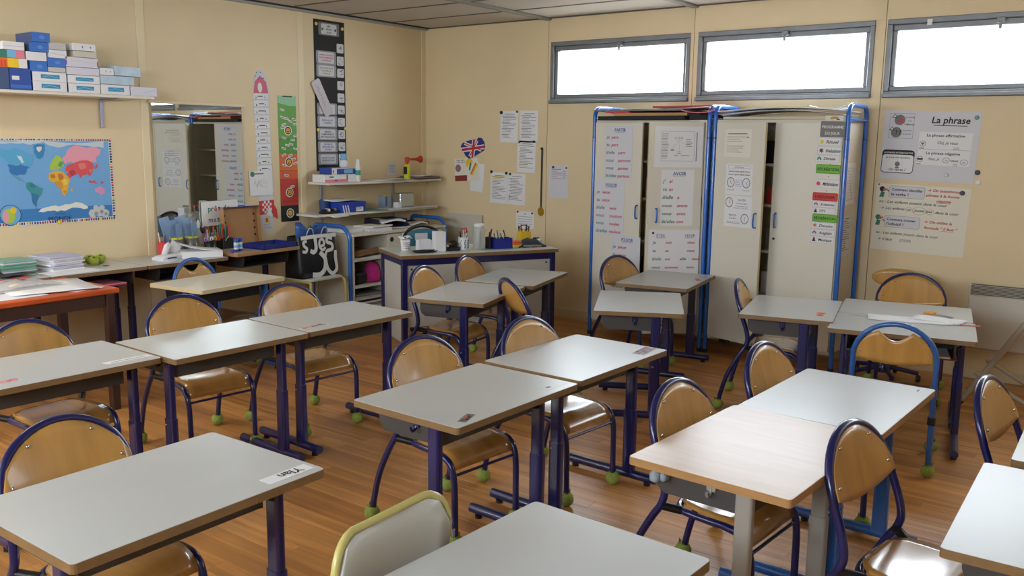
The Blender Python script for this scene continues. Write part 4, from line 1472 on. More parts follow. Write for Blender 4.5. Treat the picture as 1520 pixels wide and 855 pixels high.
s.text(.08, .078, '6 et 1/2 h', .018, INK, 'c', True).text(.08, .056, 'six et demi', .014, INK, 'c', True).text(.09, .030, "C'est aussi 18 h et 30", .012, BINK, 'c', fit=.14).rect(.02, .024, .16, .026, BINK)
s.done()

# day programme on the fourth door: each card is a thing
PG = 'day programme cards on the cupboard door'
X0 = -1.985 + 2.283 + .01
cards = [(1.618, .105, GRYC, ('PROGRAMME', 'DU JOUR'), WHT, 'grey header card of the day programme', None, 0, .165),
         (1.560, .054, PAPER, ('Rituel',), INK, 'white programme card with a yellow sun', YEL, -.01, .155),
         (1.500, .056, PAPER, ('Evaluation',), INK, 'white programme card with a brown hut', BRN, -.01, .16),
         (1.452, .046, PAPER, ('Dictée',), INK, 'white programme card for dictation with a green figure', TINK, -.02, .16),
         (1.374, .062, GRN, ('RÉCRÉATION',), INK, 'upper green break card of the day programme', None, -.012, .165),
         (1.276, .060, PAPER, ('Mathématiques',), INK, 'white mathematics card with a red star, alone between breaks', RED, -.015, .17),
         (1.190, .056, RED, ('DÉJEUNER',), INK, 'red lunch card of the day programme', None, -.022, .17),
         (1.145, .044, PAPER, ('Sciences',), INK, 'white science card just under the red card', MAU, -.022, .16),
         (1.100, .044, PAPER, ('EPS',), INK, 'white sport card with a small bird', GINK, -.022, .16),
         (1.045, .055, GRN, ('RÉCRÉATION',), INK, 'lower green break card of the day programme', None, -.015, .17),
         (.998, .046, PAPER, ('Devoirs',), INK, 'white programme card with an orange ring', ORG, -.02, .16),
         (.948, .048, PAPER, ('Anglais',), INK, 'white programme card with a small flag', MAU, -.02, .165),
         (.900, .048, PAPER, ('Musique',), INK, 'lowest white programme card with a little guitar', BRN, -.02, .165)]
for z, h_, m_, tx_, ink, lb, ic, off, w_ in cards:
    s = Sheet('programme_card', lb, 'card', on(D4o, D4r, X0 + off, z), RB, w_, h_, m_, tilt=-.02, poly=rrect(0, 0, w_, h_, .008), group=PG)
    if len(tx_) == 2:
        s.text(w_ / 2, h_ * .56, tx_[0], .026, ink, 'c', True, fit=w_ * .86).text(w_ / 2, h_ * .16, tx_[1], .026, ink, 'c', True, fit=w_ * .6)
    elif ic is None:
        s.frame(.003, .003, w_ - .003, h_ - .003, .0015, INK).text(w_ / 2, h_ * .32, tx_[0], h_ * .46, ink, 'c', True, fit=w_ * .86)
    else:
        R_ = h_ * .34
        kind = cards.index((z, h_, m_, tx_, ink, lb, ic, off, w_)) % 4
        if kind in (2, 1):
            s.poly([(.026 + R_ * (1 if k % 2 else .5) * cos(k * pi / 7), h_ / 2 + R_ * (1 if k % 2 else .5) * sin(k * pi / 7)) for k in range(14)], ic)
        elif kind == 3:
            s.poly([(.026 - R_, h_ * .3), (.026 + R_, h_ * .3), (.026 + R_ * .8, h_ * .55), (.026, h_ * .8), (.026 - R_ * .8, h_ * .55)], ic).rect(.022, h_ * .3, .030, h_ * .5, PAPERY)
        else:
            s.disc(.026, h_ * .62, R_ * .5, ic, n=10).poly([(.026 - R_ * .8, h_ * .2), (.026 + R_ * .8, h_ * .2), (.026 + R_ * .4, h_ * .52), (.026 - R_ * .4, h_ * .52)], INK)
        s.frame(.0015, .0015, w_ - .0015, h_ - .0015, .001, GINK)
        (s.text if tx_[0] == 'EPS' else s.hand)(.055, h_ * .3, tx_[0], h_ * .56, ink, fit=min(w_ * .6, .013 * len(tx_[0])))
    s.done()
s = Sheet('programme_card', 'little picture of an open book above the grey programme header', 'card', on(D4o, D4r, X0 + .03, 1.725), RB, .12, .034, PAPERY, group=PG)
s.poly([(.035, .008), (.06, .014), (.085, .008), (.085, .024), (.06, .030), (.035, .024)], mat('tan_print', (190, 150, 96), rough=.7)).rect(.075, .006, .095, .012, INK)
s.done()
for i, z in enumerate((1.435, 1.355, 1.258)):
    magnet(-1.893 - .006 * i, z, .0035, GRYC, ('tiny grey magnet above the upper green card', 'tiny grey magnet below the upper green card', 'tiny grey magnet between the mathematics card and the red card')[i], 6.129, .003)
# sheet on the cupboard side
s = Sheet('chart_sheet', 'sheet with a diagonal chart taped on the side of the second cupboard', 'paper', (-1.811, 6.24, 1.16), (0, 1, 0), .20, .285, PAPER)
s.frame(.02, .03, .17, .25, .0015, GINK)
for i in range(10):
    s.rect(.02, .04 + .021 * i, .17, .041 + .021 * i, GINK)
s.line(.03, .235, .15, .04, .003, INK)
s.done()
s = Sheet('chart_sheet', 'typed sheet below the diagonal chart on the cupboard side', 'paper', (-1.811, 6.22, .80), (0, 1, 0), .20, .29, PAPER2)
typed(s, 14)
s.done()

# ---- grammar posters on the back wall
s = Sheet('grammar_poster', 'upper wall poster about the sentence, three printed cards on a white sheet', 'poster', (-1.703, YW, 1.335), RB, .61, .475, PAPER2, tilt=-.03)
W_, H_ = s.w, s.h
s.frame(.035, .285, .195, .455, .0018, GINK).disc(.10, .410, .036, GRYC).disc(.085, .325, .036, GRYC)
s.poly([(.045, .425), (.085, .425), (.067, .452)], INK).poly([(.035, .338), (.073, .338), (.055, .366)], INK)
s.up1()
s.poly([(.053, .429), (.077, .429), (.067, .446)], WHT).poly([(.043, .342), (.065, .342), (.055, .360)], WHT)
s.text(.104, .388, 'A', .052, RED, 'c', True, .2).text(.088, .312, '. ! ?', .042, INK, 'c', True)
for i, q_ in enumerate(('Je pense', 'à la', 'majuscule')):
    s.text(.165, .425 - .024 * i, q_, .017, INK, 'c', shear=.15)
for i, q_ in enumerate(('Je pense', 'au point')):
    s.text(.155, .335 - .024 * i, q_, .017, INK, 'c', shear=.15)
s.text(.425, .395, 'La phrase', .062, INK, 'c', True, .12).rect(.32, .378, .53, .382, INK)
s.rect(.238, .112, .57, .335, PAPER, 'card').up1()
s.text(.405, .305, 'La phrase affirmative', .025, INK, 'c', True, fit=.24).hand(.42, .255, 'Oui, je veux', .03, GINK, .13, 'c')
s.ring(.265, .255, .020, .003, GINK).poly([(.252, .262), (.278, .262), (.265, .243)], GINK).lines(.245, .285, .222, 1, .01, INK, .004)
s.rect(.238, .218, .57, .2195, GINK).text(.40, .185, 'La phrase négative', .025, INK, 'c', True, fit=.22)
s.hand(.31, .145, 'Non, je', .027, GINK, .07).ring(.425, .148, .022, .0025, INK, ry=.018).ring(.535, .140, .024, .0025, INK, ry=.019)
s.text(.425, .143, 'ne', .018, INK, 'c', shear=.2).hand(.45, .141, 'veux', .022, INK, .055).text(.535, .135, 'pas', .017, INK, 'c', shear=.2)
s.ring(.258, .150, .020, .003, GINK).rect(.242, .145, .274, .156, INK).lines(.24, .28, .115, 1, .01, INK, .004)
s.lines(.46, .50, .232, 2, .008, GINK, .003, .1).lines(.47, .50, .122, 2, .008, GINK, .003, .1)
s.rr(.008, .045, .222, .205, .022, INK).up1()
s.rr(.0125, .050, .2175, .172, .018, PAPER).up1()
s.text(.115, .180, 'LA PHRASE INTERROGATIVE', .016, WHT, 'c', True, fit=.19).text(.115, .148, 'Je pose une question', .017, INK, 'c', True, fit=.16)
s.disc(.115, .108, .017, GINK).disc(.115, .083, .014, GINK, ry=.006).text(.115, .128, '?', .016, INK, 'c').hand(.115, .062, 'Où vas-tu ?', .024, INK, .11, 'c')
s.done()
magnet(-1.11, 1.755, .014, mat('teal_plastic', (52, 110, 112), rough=.3), 'teal magnet on the upper corner of the sentence poster', YW - .0015)
magnet(-1.075, 1.395, .017, BLACKP, 'black magnet alone on the wall beside the sentence poster', YW)
magnet(-1.066, 1.330, .017, WHT, 'white magnet alone on the wall just below the black one', YW)
magnet(-1.265, 1.372, .014, PAPER2, 'white magnet at the bottom edge of the sentence poster', YW - .0015)

s = Sheet('grammar_poster', 'lower wall poster on finding the verb, handwritten in black and red', 'poster', (-1.722, YW, .835), RB, .608, .468, PAPERY, tilt=-.03, curl=.0)


def pupil(x, y, hair):
    s.disc(x, y + .035, .018, hair).disc(x + .016, y + .030, .010, mat('drawn_skin', (176, 110, 84), rough=.7)).poly([(x - .016, y - .022), (x + .014, y - .022), (x + .020, y + .012), (x - .004, y + .018)], TINK)
    s.disc(x + .030, y + .034, .006, RED)


pupil(.038, .395, INK)
pupil(.030, .195, mat('drawn_green_hair', (70, 120, 84), rough=.7))
for y_, a_, b_ in ((.375, 'Comment identifier', 'le verbe ?'), (.165, 'Comment trouver', "l'infinitif ?")):
    x_ = .085 if y_ > .3 else .075
    s.rr(x_, y_, x_ + .235, y_ + .082, .012, GINK)
    s.poly([(x_ + .004, y_ + .05), (x_ + .004, y_ + .03), (x_ - .02, y_ + .052)], GINK)
s.up1()
for y_, a_, b_ in ((.375, 'Comment identifier', 'le verbe ?'), (.165, 'Comment trouver', "l'infinitif ?")):
    x_ = .085 if y_ > .3 else .075
    s.rr(x_ + .0015, y_ + .0015, x_ + .2335, y_ + .0805, .011, PAPER2)
s.up1()
for y_, a_, b_ in ((.375, 'Comment identifier', 'le verbe ?'), (.165, 'Comment trouver', "l'infinitif ?")):
    x_ = .085 if y_ > .3 else .075
    s.text(x_ + .018, y_ + .047, a_, .026, INK, bold=True, fit=.205 if y_ > .3 else .19).text(x_ + .018, y_ + .014, b_, .027, INK, bold=True, fit=.115 if y_ > .3 else .115)
s.hand(.335, .432, '→ On transforme la', .026, RINK, .235).hand(.330, .398, 'phrase à la forme', .026, RINK, .215).hand(.40, .362, 'négative', .026, RINK, .09).rect(.40, .356, .49, .358, RINK)
s.hand(.025, .335, 'ex : Les enfants jouent dans la cour', .027, GINK, .47)
s.hand(.04, .290, '→ Les enfants', .026, GINK, .16).hand(.215, .290, 'ne', .024, GINK, .025).hand(.265, .287, 'jouent', .026, TINK, .065).hand(.345, .287, 'pas', .024, GINK, .04).hand(.40, .283, 'dans la cour', .026, GINK, .15)
s.ring(.297, .293, .044, .002, RINK, ry=.027).ring(.368, .291, .026, .002, GINK, ry=.018).ring(.228, .297, .020, .0015, GINK, ry=.016)
s.hand(.335, .215, '→ On utilise la', .026, RINK, .18).hand(.340, .175, 'formule " il faut "', .026, RINK, .215).rect(.45, .167, .53, .169, RINK)
s.hand(.025, .115, 'ex : Les enfants jouent dans la cour', .026, GINK, .41)
s.hand(.04, .070, '→ il faut', .026, GINK, .13).text(.19, .070, 'JOUER', .026, GINK, shear=.1, part='handwriting')
s.done()
magnet(-1.155, 1.255, .016, BLACKP, 'black magnet on the upper corner of the verb poster', YW - .0015)
magnet(-1.695, 1.295, .005, BLACKP, 'tiny black magnet on the other upper corner of the verb poster', YW - .0015)

# ---- left wall: world map
s = Sheet('world_map', 'laminated world map on the wall below the long shelf', 'map', (XW, 2.50, .983), RL, .865, .562, mat('map_sea', (112, 170, 222), rough=.35))
FLAGS = [mat('flag_white', (232, 232, 232), rough=.5), RD, NV, TINK, YEL, INK, BINK, RED]
s.rect(0, 0, .865, .022, FLAGS[0], 'flag_border').rect(0, .548, .865, .562, FLAGS[0], 'flag_border').rect(.843, 0, .865, .562, FLAGS[0], 'flag_border')
s.rect(0, .022, .843, .105, mat('map_deep_blue', (58, 128, 194), rough=.35), 'title_band')
s.up1()
for k in range(52):
    for (y0_, y1_) in ((.003, .019), (.550, .560)):
        s.rect(k * .0166, y0_, k * .0166 + .008, y1_, FLAGS[random.randrange(1, 8)], 'flag_border')
        s.rect(k * .0166 + .008, y0_, k * .0166 + .012, y1_, FLAGS[random.randrange(8)], 'flag_border')
for k in range(30):
    s.rect(.846, .02 + k * .018, .862, .032 + k * .018, FLAGS[random.randrange(1, 8)], 'flag_border')
mp = lambda P: [(.10 + x * .00118, (585 - y) / 482 * .562 - .004) for x, y in P]
def coast(P, k=3, amp=.16, sd=1):
    rnd = random.Random(sd)
    for _ in range(k):
        Q = []
        for a, b in zip(P, P[1:] + P[:1]):
            dx, dy = b[0] - a[0], b[1] - a[1]
            o = rnd.uniform(-amp, amp)
            Q += [a, ((a[0] + b[0]) / 2 - dy * o, (a[1] + b[1]) / 2 + dx * o)]
        P = Q
    return P


s.poly(mp(coast([(-80, 112), (250, 112), (600, 112), (600, 150), (540, 150), (450, 135), (330, 150), (250, 118), (180, 135), (100, 128), (0, 135), (-80, 150)], 2, .08, 5)), mat('map_arctic', (196, 208, 218), rough=.35), 'continents')
land = [
    ('map_usa', (44, 118, 186), [(50, 245), (60, 285), (85, 300), (110, 300), (135, 300), (150, 270), (165, 258), (120, 240), (60, 240)]),
    ('map_canada', (86, 168, 214), [(-70, 170), (-40, 150), (0, 150), (50, 165), (100, 150), (140, 165), (190, 190), (185, 225), (165, 258), (120, 240), (60, 240), (40, 215), (0, 195), (-60, 200)]),
    ('map_greenland', (40, 132, 190), [(195, 140), (255, 132), (256, 160), (225, 215), (205, 205), (195, 175)]),
    ('map_mexico', (96, 156, 180), [(60, 285), (85, 300), (108, 312), (130, 335), (146, 345), (136, 342), (100, 327), (80, 310)]),
    ('map_south_america', (58, 148, 156), [(140, 345), (165, 338), (200, 362), (230, 380), (220, 412), (200, 432), (190, 470), (185, 492), (170, 460), (165, 412), (142, 375)]),
    ('map_argentina', (50, 118, 170), [(166, 405), (205, 415), (200, 432), (190, 470), (185, 490), (170, 460)]),
    ('map_africa', (232, 176, 40), [(270, 292), (300, 284), (345, 286), (365, 308), (388, 340), (375, 372), (372, 400), (350, 426), (336, 420), (330, 382), (318, 352), (282, 346), (263, 320)]),
    ('map_africa', (0, 0, 0), [(386, 388), (398, 384), (394, 402), (386, 404)]),
    ('map_europe', (172, 200, 72), [(275, 275), (285, 240), (305, 208), (322, 192), (338, 196), (350, 215), (357, 250), (335, 270), (300, 277)]),
    ('map_russia', (232, 156, 172), [(350, 212), (380, 168), (450, 140), (540, 150), (586, 162), (572, 196), (552, 205), (548, 235), (520, 232), (440, 236), (362, 244)]),
    ('map_asia', (222, 76, 84), [(375, 248), (440, 230), (520, 236), (536, 265), (520, 300), (505, 322), (490, 302), (462, 310), (450, 336), (435, 302), (405, 312), (390, 326), (370, 302), (380, 290), (362, 280)]),
    ('map_asia', (0, 0, 0), [(536, 268), (548, 250), (556, 244), (552, 268), (540, 276)]),
    ('map_asia', (0, 0, 0), [(490, 345), (530, 340), (545, 362), (500, 355)]),
    ('map_asia', (0, 0, 0), [(556, 348), (590, 362), (574, 364)]),
    ('map_australia', (214, 150, 190), [(530, 388), (560, 376), (592, 396), (586, 424), (566, 430), (532, 412)]),
    ('map_ice', (232, 232, 224), [(195, 512), (240, 486), (330, 482), (480, 494), (478, 506), (300, 514)])]
for n_, c_, P in land:
    s.poly(mp(coast(P, 3, .15, len(P) + int(P[0][0]))), _mats.get(n_) or mat(n_, c_, rough=.35), 'continents')
s.up1()
for n_, c_, P in (('map_brown_lands', (196, 118, 40), [(320, 300), (345, 300), (350, 330), (326, 336)]), ('map_brown_lands', (0, 0, 0), [(276, 304), (300, 300), (304, 322), (280, 322)]), ('map_green_lands', (92, 160, 70), [(340, 228), (354, 240), (336, 262), (322, 250)]),
                  ('map_ochre', (214, 150, 40), [(300, 345), (330, 340), (345, 372), (334, 392)]), ('map_yellow_lands', (236, 206, 96), [(345, 330), (372, 335), (366, 365), (350, 362)]), ('map_ochre', (0, 0, 0), [(340, 395), (362, 396), (352, 418)]), ('map_salmon', (226, 120, 112), [(440, 246), (480, 240), (486, 270), (450, 276)]), ('map_salmon', (0, 0, 0), [(500, 280), (524, 274), (510, 300)]), ('map_lime', (160, 196, 90), [(300, 255), (318, 250), (316, 272), (300, 272)]), ('map_teal_lands', (40, 128, 140), [(165, 345), (192, 362), (176, 378), (156, 366)]), ('map_pale_lands', (222, 214, 200), [(210, 150), (240, 145), (236, 165), (222, 175)]), ('map_dark_red', (186, 48, 66), [(385, 285), (412, 280), (420, 300), (395, 315)]), ('map_pale_blue', (200, 222, 236), [(100, 190), (128, 200), (142, 232), (126, 236), (112, 214)])):
    s.poly(mp(coast(P, 2, .15, len(P))), _mats.get(n_) or mat(n_, c_, rough=.35), 'countries')
gx, gy = mp([(45, 520)])[0]
s.disc(gx, gy, .068, mat('map_globe_rim', (40, 60, 90), rough=.4), 'globe').up1()
s.disc(gx, gy, .064, _mats['map_sea'], 'globe').up1()
s.disc(gx - .01, gy - .005, .040, _mats['map_europe'], 'globe', ry=.048).disc(gx + .02, gy + .03, .02, YEL, 'globe').disc(gx - .03, gy - .01, .018, _mats['map_russia'], 'globe', ry=.04)
cx_, cy_ = mp([(545, 530)])[0]
CLD, CLD2 = mat('map_pale_cloud', (200, 202, 202), rough=.4), mat('map_grey_cloud', (150, 152, 152), rough=.4)
for dx, dy, r_, m_ in ((0, 0, .034, CLD), (-.045, -.008, .030, CLD), (.045, -.012, .030, CLD), (-.02, .03, .020, CLD), (.022, .026, .022, CLD), (-.02, -.012, .016, CLD2), (.02, .0, .014, CLD2), (.05, -.016, .012, CLD2)):
    s.poly(coast([(cx_ + dx + r_ * cos(k * pi / 4), cy_ + dy + r_ * sin(k * pi / 4)) for k in range(8)], 2, .12, 3), m_, 'cloud_print')
s.text(mp([(315, 0)])[0][0], mp([(0, 568)])[0][1], 'MONDE', .044, mat('map_title_ink', (24, 44, 90), rough=.5), 'c').text(mp([(315, 0)])[0][0], mp([(0, 530)])[0][1], 'La carte du', .016, _mats['map_title_ink'], 'c')
s.done()
o = tag(MB().lathe([(.012, 0), (.012, .004), (.009, .006)], n=14).obj('magnet', YEL), 'yellow magnet holding the lower edge of the world map', 'magnet')
o.location, o.rotation_euler = (XW + .002, 2.963, .99), (0, pi / 2, 0)

# ---- rocket-shaped strip
RK = [(-.02, 0), (.135, 0), (.135, .5), (.145, 1.04), (.128, 1.12), (.10, 1.165), (.066, 1.19), (.03, 1.165), (.004, 1.12), (-.012, 1.04)]
s = Sheet('rocket_strip', 'long paper rocket covered in name cards, beside the mirror', 'poster', (XW, 4.622, .92), RL, .12, 1.19, PAPER2, tilt=.03, poly=RK)
s.poly([(-.008, 1.0), (.140, 1.0), (.122, 1.09), (.066, 1.14), (.010, 1.09)], mat('rocket_rose', (214, 112, 132), rough=.7), 'rocket_nose').up1()
s.disc(.058, 1.045, .022, PAPER, 'rocket_nose', ry=.04)
for k in range(7):
    s.disc(.02 + .013 * k, 1.135 + .03 * sin(k * 2), .005, BINK, 'rocket_nose', 8)
for k in range(14):
    y_ = .95 - k * .058
    s.rect(-.012, y_, .134, y_ + .050, PAPER if k % 3 else WHT, 'name_cards')
s.up1()
for k in range(14):
    y_ = .95 - k * .058
    s.rect(-.012, y_, .134, y_ + .0015, GINK, 'small_print').rect(.03 + .01 * (k % 2), y_ + .022, .08 + .02 * (k % 3) / 2, y_ + .029, INK, 'small_print')
    s.rect(.010, y_ + .008, .018, y_ + .022, INK if k % 4 else RINK, 'small_print').rect(.098, y_ + .012, .104, y_ + .024, INK, 'small_print')
s.rect(-.018, .02, .134, .135, RED, 'checkered_base').up1().up1()
for i in range(5):
    for j in range(5):
        if (i + j) % 2:
            s.rect(.012 + .019 * i, .028 + .021 * j, .031 + .019 * i, .049 + .021 * j, WHT, 'checkered_base')
s.poly([(.118, .0), (.165, -.03), (.16, .05), (.118, .12)], RED, 'fin')
s.poly([(.05, .02), (.11, -.01), (.10, .06), (.08, .075)], PAPER, 'small_flap')
s.done()
s = Sheet('paper_tail', 'little paper sheets hanging below the paper rocket', 'paper', (XW, 4.63, .80), RL, .11, .12, PAPER2, tilt=.05)
s.rect(.03, .07, .08, .11, YEL).up1()
s.rect(.04, .075, .06, .11, RED).lines(.02, .10, .055, 3, .014, GINK, .003)
s.done()

# ---- behaviour chart
s = Sheet('behaviour_chart', 'tall hanging chart in green, orange, red and black with smiley faces', 'chart', (XW, 4.822, .868), RL, .19, 1.045, mat('chart_green', (104, 168, 74), rough=.6))
s.rect(0, .565, .19, .70, mat('chart_green_low', (88, 156, 58), rough=.6), 'bands').rect(0, .965, .19, 1.045, mat('chart_mint', (150, 204, 160), rough=.6), 'bands').rect(.05, 1.035, .15, 1.045, INK, 'bands')
s.rect(0, .43, .19, .565, mat('chart_orange', (222, 112, 48), rough=.6), 'bands').rect(0, .36, .19, .43, mat('chart_dark_orange', (212, 96, 46), rough=.6), 'bands')
s.rect(0, .135, .19, .36, mat('chart_red', (192, 58, 48), rough=.6), 'bands').rect(0, 0, .19, .135, BLK, 'bands')
s.poly([(0, .985), (.19, .95), (.19, .94), (.0, .94)], _mats['chart_green'], 'bands')
s.up1()
for z_ in (.76, .50, .245, .07):
    s.disc(.098, z_, .040, WHT, 'smileys')
    s.rect(0, z_ - .075, .19, z_ - .073, INK, 'bands') if z_ > .1 else None
s.up1()
for z_ in (.76, .50, .245, .07):
    s.disc(.098, z_, .032, INK, 'smileys')
s.up1()
for z_ in (.76, .50, .245, .07):
    s.disc(.098, z_, .023, mat('smiley_yellow', (236, 176, 60), rough=.6), 'smileys')
s.up1()
for i, z_ in enumerate((.76, .50, .245, .07)):
    s.disc(.090, z_ + .007, .003, INK, 'smileys', 8).disc(.106, z_ + .007, .003, INK, 'smileys', 8)
    s.poly([(.086, z_ - .004), (.110, z_ - .004), (.104, z_ - .014), (.092, z_ - .014)] if i < 3 else [(.088, z_ - .012), (.108, z_ - .012), (.104, z_ - .006), (.092, z_ - .006)], INK, 'smileys')
rnd = random.Random(4)
for x_, z_ in ((.02, .92), (.02, .86), (.06, .85), (.10, .83), (.14, .845), (.15, .805), (.03, .80), (.02, .775), (.15, .71), (.03, .69), (.12, .675), (.06, .63), (.10, .64), (.02, .605), (.14, .60), (.02, .55), (.09, .545), (.12, .515), (.14, .48), (.02, .465), (.04, .38), (.10, .285)):
    s.rect(x_, z_, x_ + .045, z_ + .018, WHT, 'name_tags', rnd.uniform(-.3, .3))
    s.rect(x_ + .004, z_ + .004, x_ + .010, z_ + .014, RINK, 'name_tags')
    s.up1()
    s.rect(x_ + .014, z_ + .006, x_ + .038, z_ + .011, INK, 'name_tags')
s.done()
s = Sheet('child_drawing', 'white drawing sheet pinned over the paper rocket', 'drawing', (XW + .006, 4.515, 1.098), RL, .225, .20, PAPER, tilt=.02)
s.disc(.03, .175, .022, TINK).rect(.05, .172, .14, .182, GINK)
for k in range(18):
    a_ = k * 1.1
    s.line(.04 + .007 * k, .09 + .03 * sin(a_), .06 + .007 * k, .10 + .035 * cos(a_ * 1.3), .0015, MAU)
s.done()

# ---- black rules poster
s = Sheet('rules_poster', 'tall black class-rules poster near the wall corner', 'poster', (XW, 5.222, 1.285), RL, .35, 1.285, BLK, tilt=0)
fy = lambda v: (255.5 - v) / 227.0 * 1.285 + 0
PL = [(32, 51, None), (74, 94, (('LEVER LE DOIGT', 'POUR PRENDRE', 'LA PAROLE'), RINK)), (94, 113, (('ÉCOUTER SANS', 'COUPER LA', 'PAROLE'), mat('olive_ink', (140, 130, 60), rough=.7))), (152, 170, None), (171, 189, (('ÊTRE POLI ET', 'HONNÊTE'), BINK)),
      (190, 208.5, (('BIEN SE', 'COMPORTER ET', 'BIEN TRAVAILLER'), INK)), (210, 227, (('NE PAS SE', 'MOQUER DES', 'AUTRES'), BINK)), (228.5, 246, (('NE PAS COURIR', 'NI BOUSCULER'), TINK))]
for v0, v1, tx_ in PL:
    x0_, x1_ = (.055, .29) if v0 == 32 else (.022, .248)
    s.rr(x0_, fy(v1), x1_, fy(v0), .014, GRYC if v0 == 32 else mat('plaque_rim', (150, 150, 156), rough=.6), 'plaques')
IC = [(61, 75), (80, 94), (98.5, 112), (117.5, 131), (136, 150), (154.5, 168), (173.5, 187), (192.5, 206), (211.5, 225), (229.5, 243)]
for v0, v1 in IC:
    s.rr(.258, fy(v1), .338, fy(v0), .010, PAPER2, 'icons')
s.up1()
for v0, v1, tx_ in PL:
    x0_, x1_ = (.085, .26) if v0 == 32 else (.046, .224)
    s.rr(x0_, fy(v1) + .010, x1_, fy(v0) - .010, .012, PAPER2, 'plaques')
rnd = random.Random(2)
for i, (v0, v1) in enumerate(IC):
    zc = (fy(v0) + fy(v1)) / 2
    for k in range(4):
        a_, b_ = rnd.uniform(.272, .30), rnd.uniform(-.02, .02)
        s.line(a_, zc + b_, a_ + rnd.uniform(.01, .035), zc + b_ + rnd.uniform(-.02, .02), .004, INK if k else GINK, 'icons')
    s.ring(.298, zc, .022, .003, GINK, 'icons') if i in (7,) else None
s.up1()
s.text(.172, fy(38.5), 'MES', .019, INK, 'c', True).text(.172, fy(43), 'RÈGLES', .019, INK, 'c', True).text(.172, fy(47.5), 'DE VIE', .019, INK, 'c', True)
s.disc(.10, fy(42), .012, TINK, 'plaques').disc(.245, fy(42), .012, BINK, 'plaques')
for v0, v1, tx_ in PL:
    if tx_:
        L_ = tx_[0]
        for i, q_ in enumerate(L_):
            zc = (fy(v0) + fy(v1)) / 2 + (len(L_) / 2 - i - .8) * .023
            s.text(.135, zc, q_, .0185, tx_[1], 'c', True, fit=min(.165, .0125 * len(q_)))
s.done()
s.o['label'] = 'tall black class-rules poster near the wall corner'
for i, (y_, z_) in enumerate(((5.25, 2.53), (5.545, 2.515), (5.56, 1.655), (5.245, 1.64))):
    o = tag(MB().lathe([(.014, 0), (.014, .005), (.011, .007)], n=14).obj('magnet', mat('pale_yellow_plastic', (226, 212, 110), rough=.4)), ('yellow magnet on the top corner of the black poster, by the mirror side', 'yellow magnet on the top corner of the black poster, by the wall corner', 'yellow magnet halfway down the black poster, by the icons', 'yellow magnet halfway down the black poster, by the plaques')[i], 'magnet')
    o.location, o.rotation_euler = (XW + .0035, y_, z_), (0, pi / 2, 0)
# plaque that has come loose and hangs askew
s = Sheet('loose_plaque', 'white plaque come loose and hanging askew over the black poster', 'card', (XW + .012, 5.33, 1.745), RL, .10, .33, mat('pale_plaque', (206, 200, 206), rough=.6), tilt=.50, poly=rrect(0, 0, .10, .33, .02))
s.lines(.03, .07, .28, 12, .018, MAU, .004, .5)
s.done()


# ================================================================== SMALL THINGS
def carton(label, y0, y1, z0, z1, m, xf=-5.74, dp=.21, deco=None, name='tissue_box', cat='box', group='boxes on the high shelf', rz=0.0, side=None):
    w, h_ = y1 - y0, z1 - z0
    t = MB().box((0, 0, h_ / 2), (dp, w, h_ - .001), .002).obj(name, m, None, (xf - dp / 2, (y0 + y1) / 2, z0), rz)
    tag(t, label, cat, group)
    if deco:
        s = Sheet('printed_face', None, None, (0, 0, 0), RL, w, h_, m, t=.0003)
        s.o.parent = t
        s.o.matrix_local = Matrix(((0, 0, 1, dp / 2 + .0002), (1, 0, 0, -w / 2), (0, 1, 0, 0), (0, 0, 0, 1)))
        deco(s)
        s.done()
    if side:
        MB().box((0, -w / 2 - .0005, h_ / 2), (dp - .006, .001, h_ - .006)).obj('side_face', side, t)
    return t


BX_B = mat('box_blue', (48, 106, 196), rough=.35)
BX_D = mat('box_dark_blue', (62, 82, 124), rough=.4)
BX_N = mat('box_navy', (32, 70, 158), rough=.35)
BX_W = mat('box_white', (226, 226, 230), rough=.45)
BX_L = mat('box_lilac_white', (214, 212, 226), rough=.45)
BX_P = mat('box_pale_blue', (186, 206, 222), rough=.45, noise=(14, .16))
BX_G = mat('box_light_grey', (196, 194, 194), rough=.5)
TEAL = mat('teal_print', (46, 142, 182), rough=.5)
LTB = mat('light_blue_print', (120, 180, 222), rough=.5)


def lab(s):
    s.rect(s.w * .24, s.h * .30, s.w * .80, s.h * .74, TEAL).up1()
    s.line(s.w * .28, s.h * .42, s.w * .5, s.h * .62, s.h * .08, LTB).line(s.w * .5, s.h * .6, s.w * .76, s.h * .42, s.h * .08, LTB)


def gl(s):
    s.rect(s.w * .3, s.h * .2, s.w * .8, s.h * .75, LTB) if False else s.disc(s.w * .55, s.h * .5, s.h * .3, mat('box_glow_blue', (84, 142, 216), rough=.4), ry=s.h * .2)


def stripe(s):
    s.rect(0, s.h * .42, s.w, s.h * .5, BX_G)


def small_marks(s):
    s.rect(s.w * .4, s.h * .35, s.w * .44, s.h * .7, BX_D).rect(s.w * .75, s.h * .4, s.w * .8, s.h * .65, GINK)


Z0 = 1.84
carton('large grey-blue box at the picture edge of the high shelf', 2.44, 2.588, Z0, 1.970, BX_D)
carton('deep blue upright box with a small white sticker on the high shelf', 2.592, 2.716, Z0, 1.968, BX_N, deco=lambda s: (s.rect(.012, .058, .055, .082, WHT), s.rect(0, .01, s.w, .03, BX_B)), side=BX_D)
carton('yellow, red and white patterned box on the upright blue box', 2.535, 2.700, 1.970, 2.026, WHT, deco=lambda s: (s.rect(.05, 0, .115, s.h, YEL), s.rect(0, 0, .05, s.h, ORG), s.rect(.01, .005, .02, .04, RED), s.rect(.03, .005, .04, .04, RED)))
carton('box with green, blue and pink squares on the high shelf', 2.535, 2.688, 2.028, 2.074, WHT, deco=lambda s: (s.rect(0, 0, .05, s.h, TINK), s.rect(.05, 0, .10, s.h, LTB), s.rect(.10, 0, s.w, s.h, PNK)))
carton('pale grey box topping the patterned boxes', 2.565, 2.690, 2.076, 2.124, BX_W, deco=stripe)
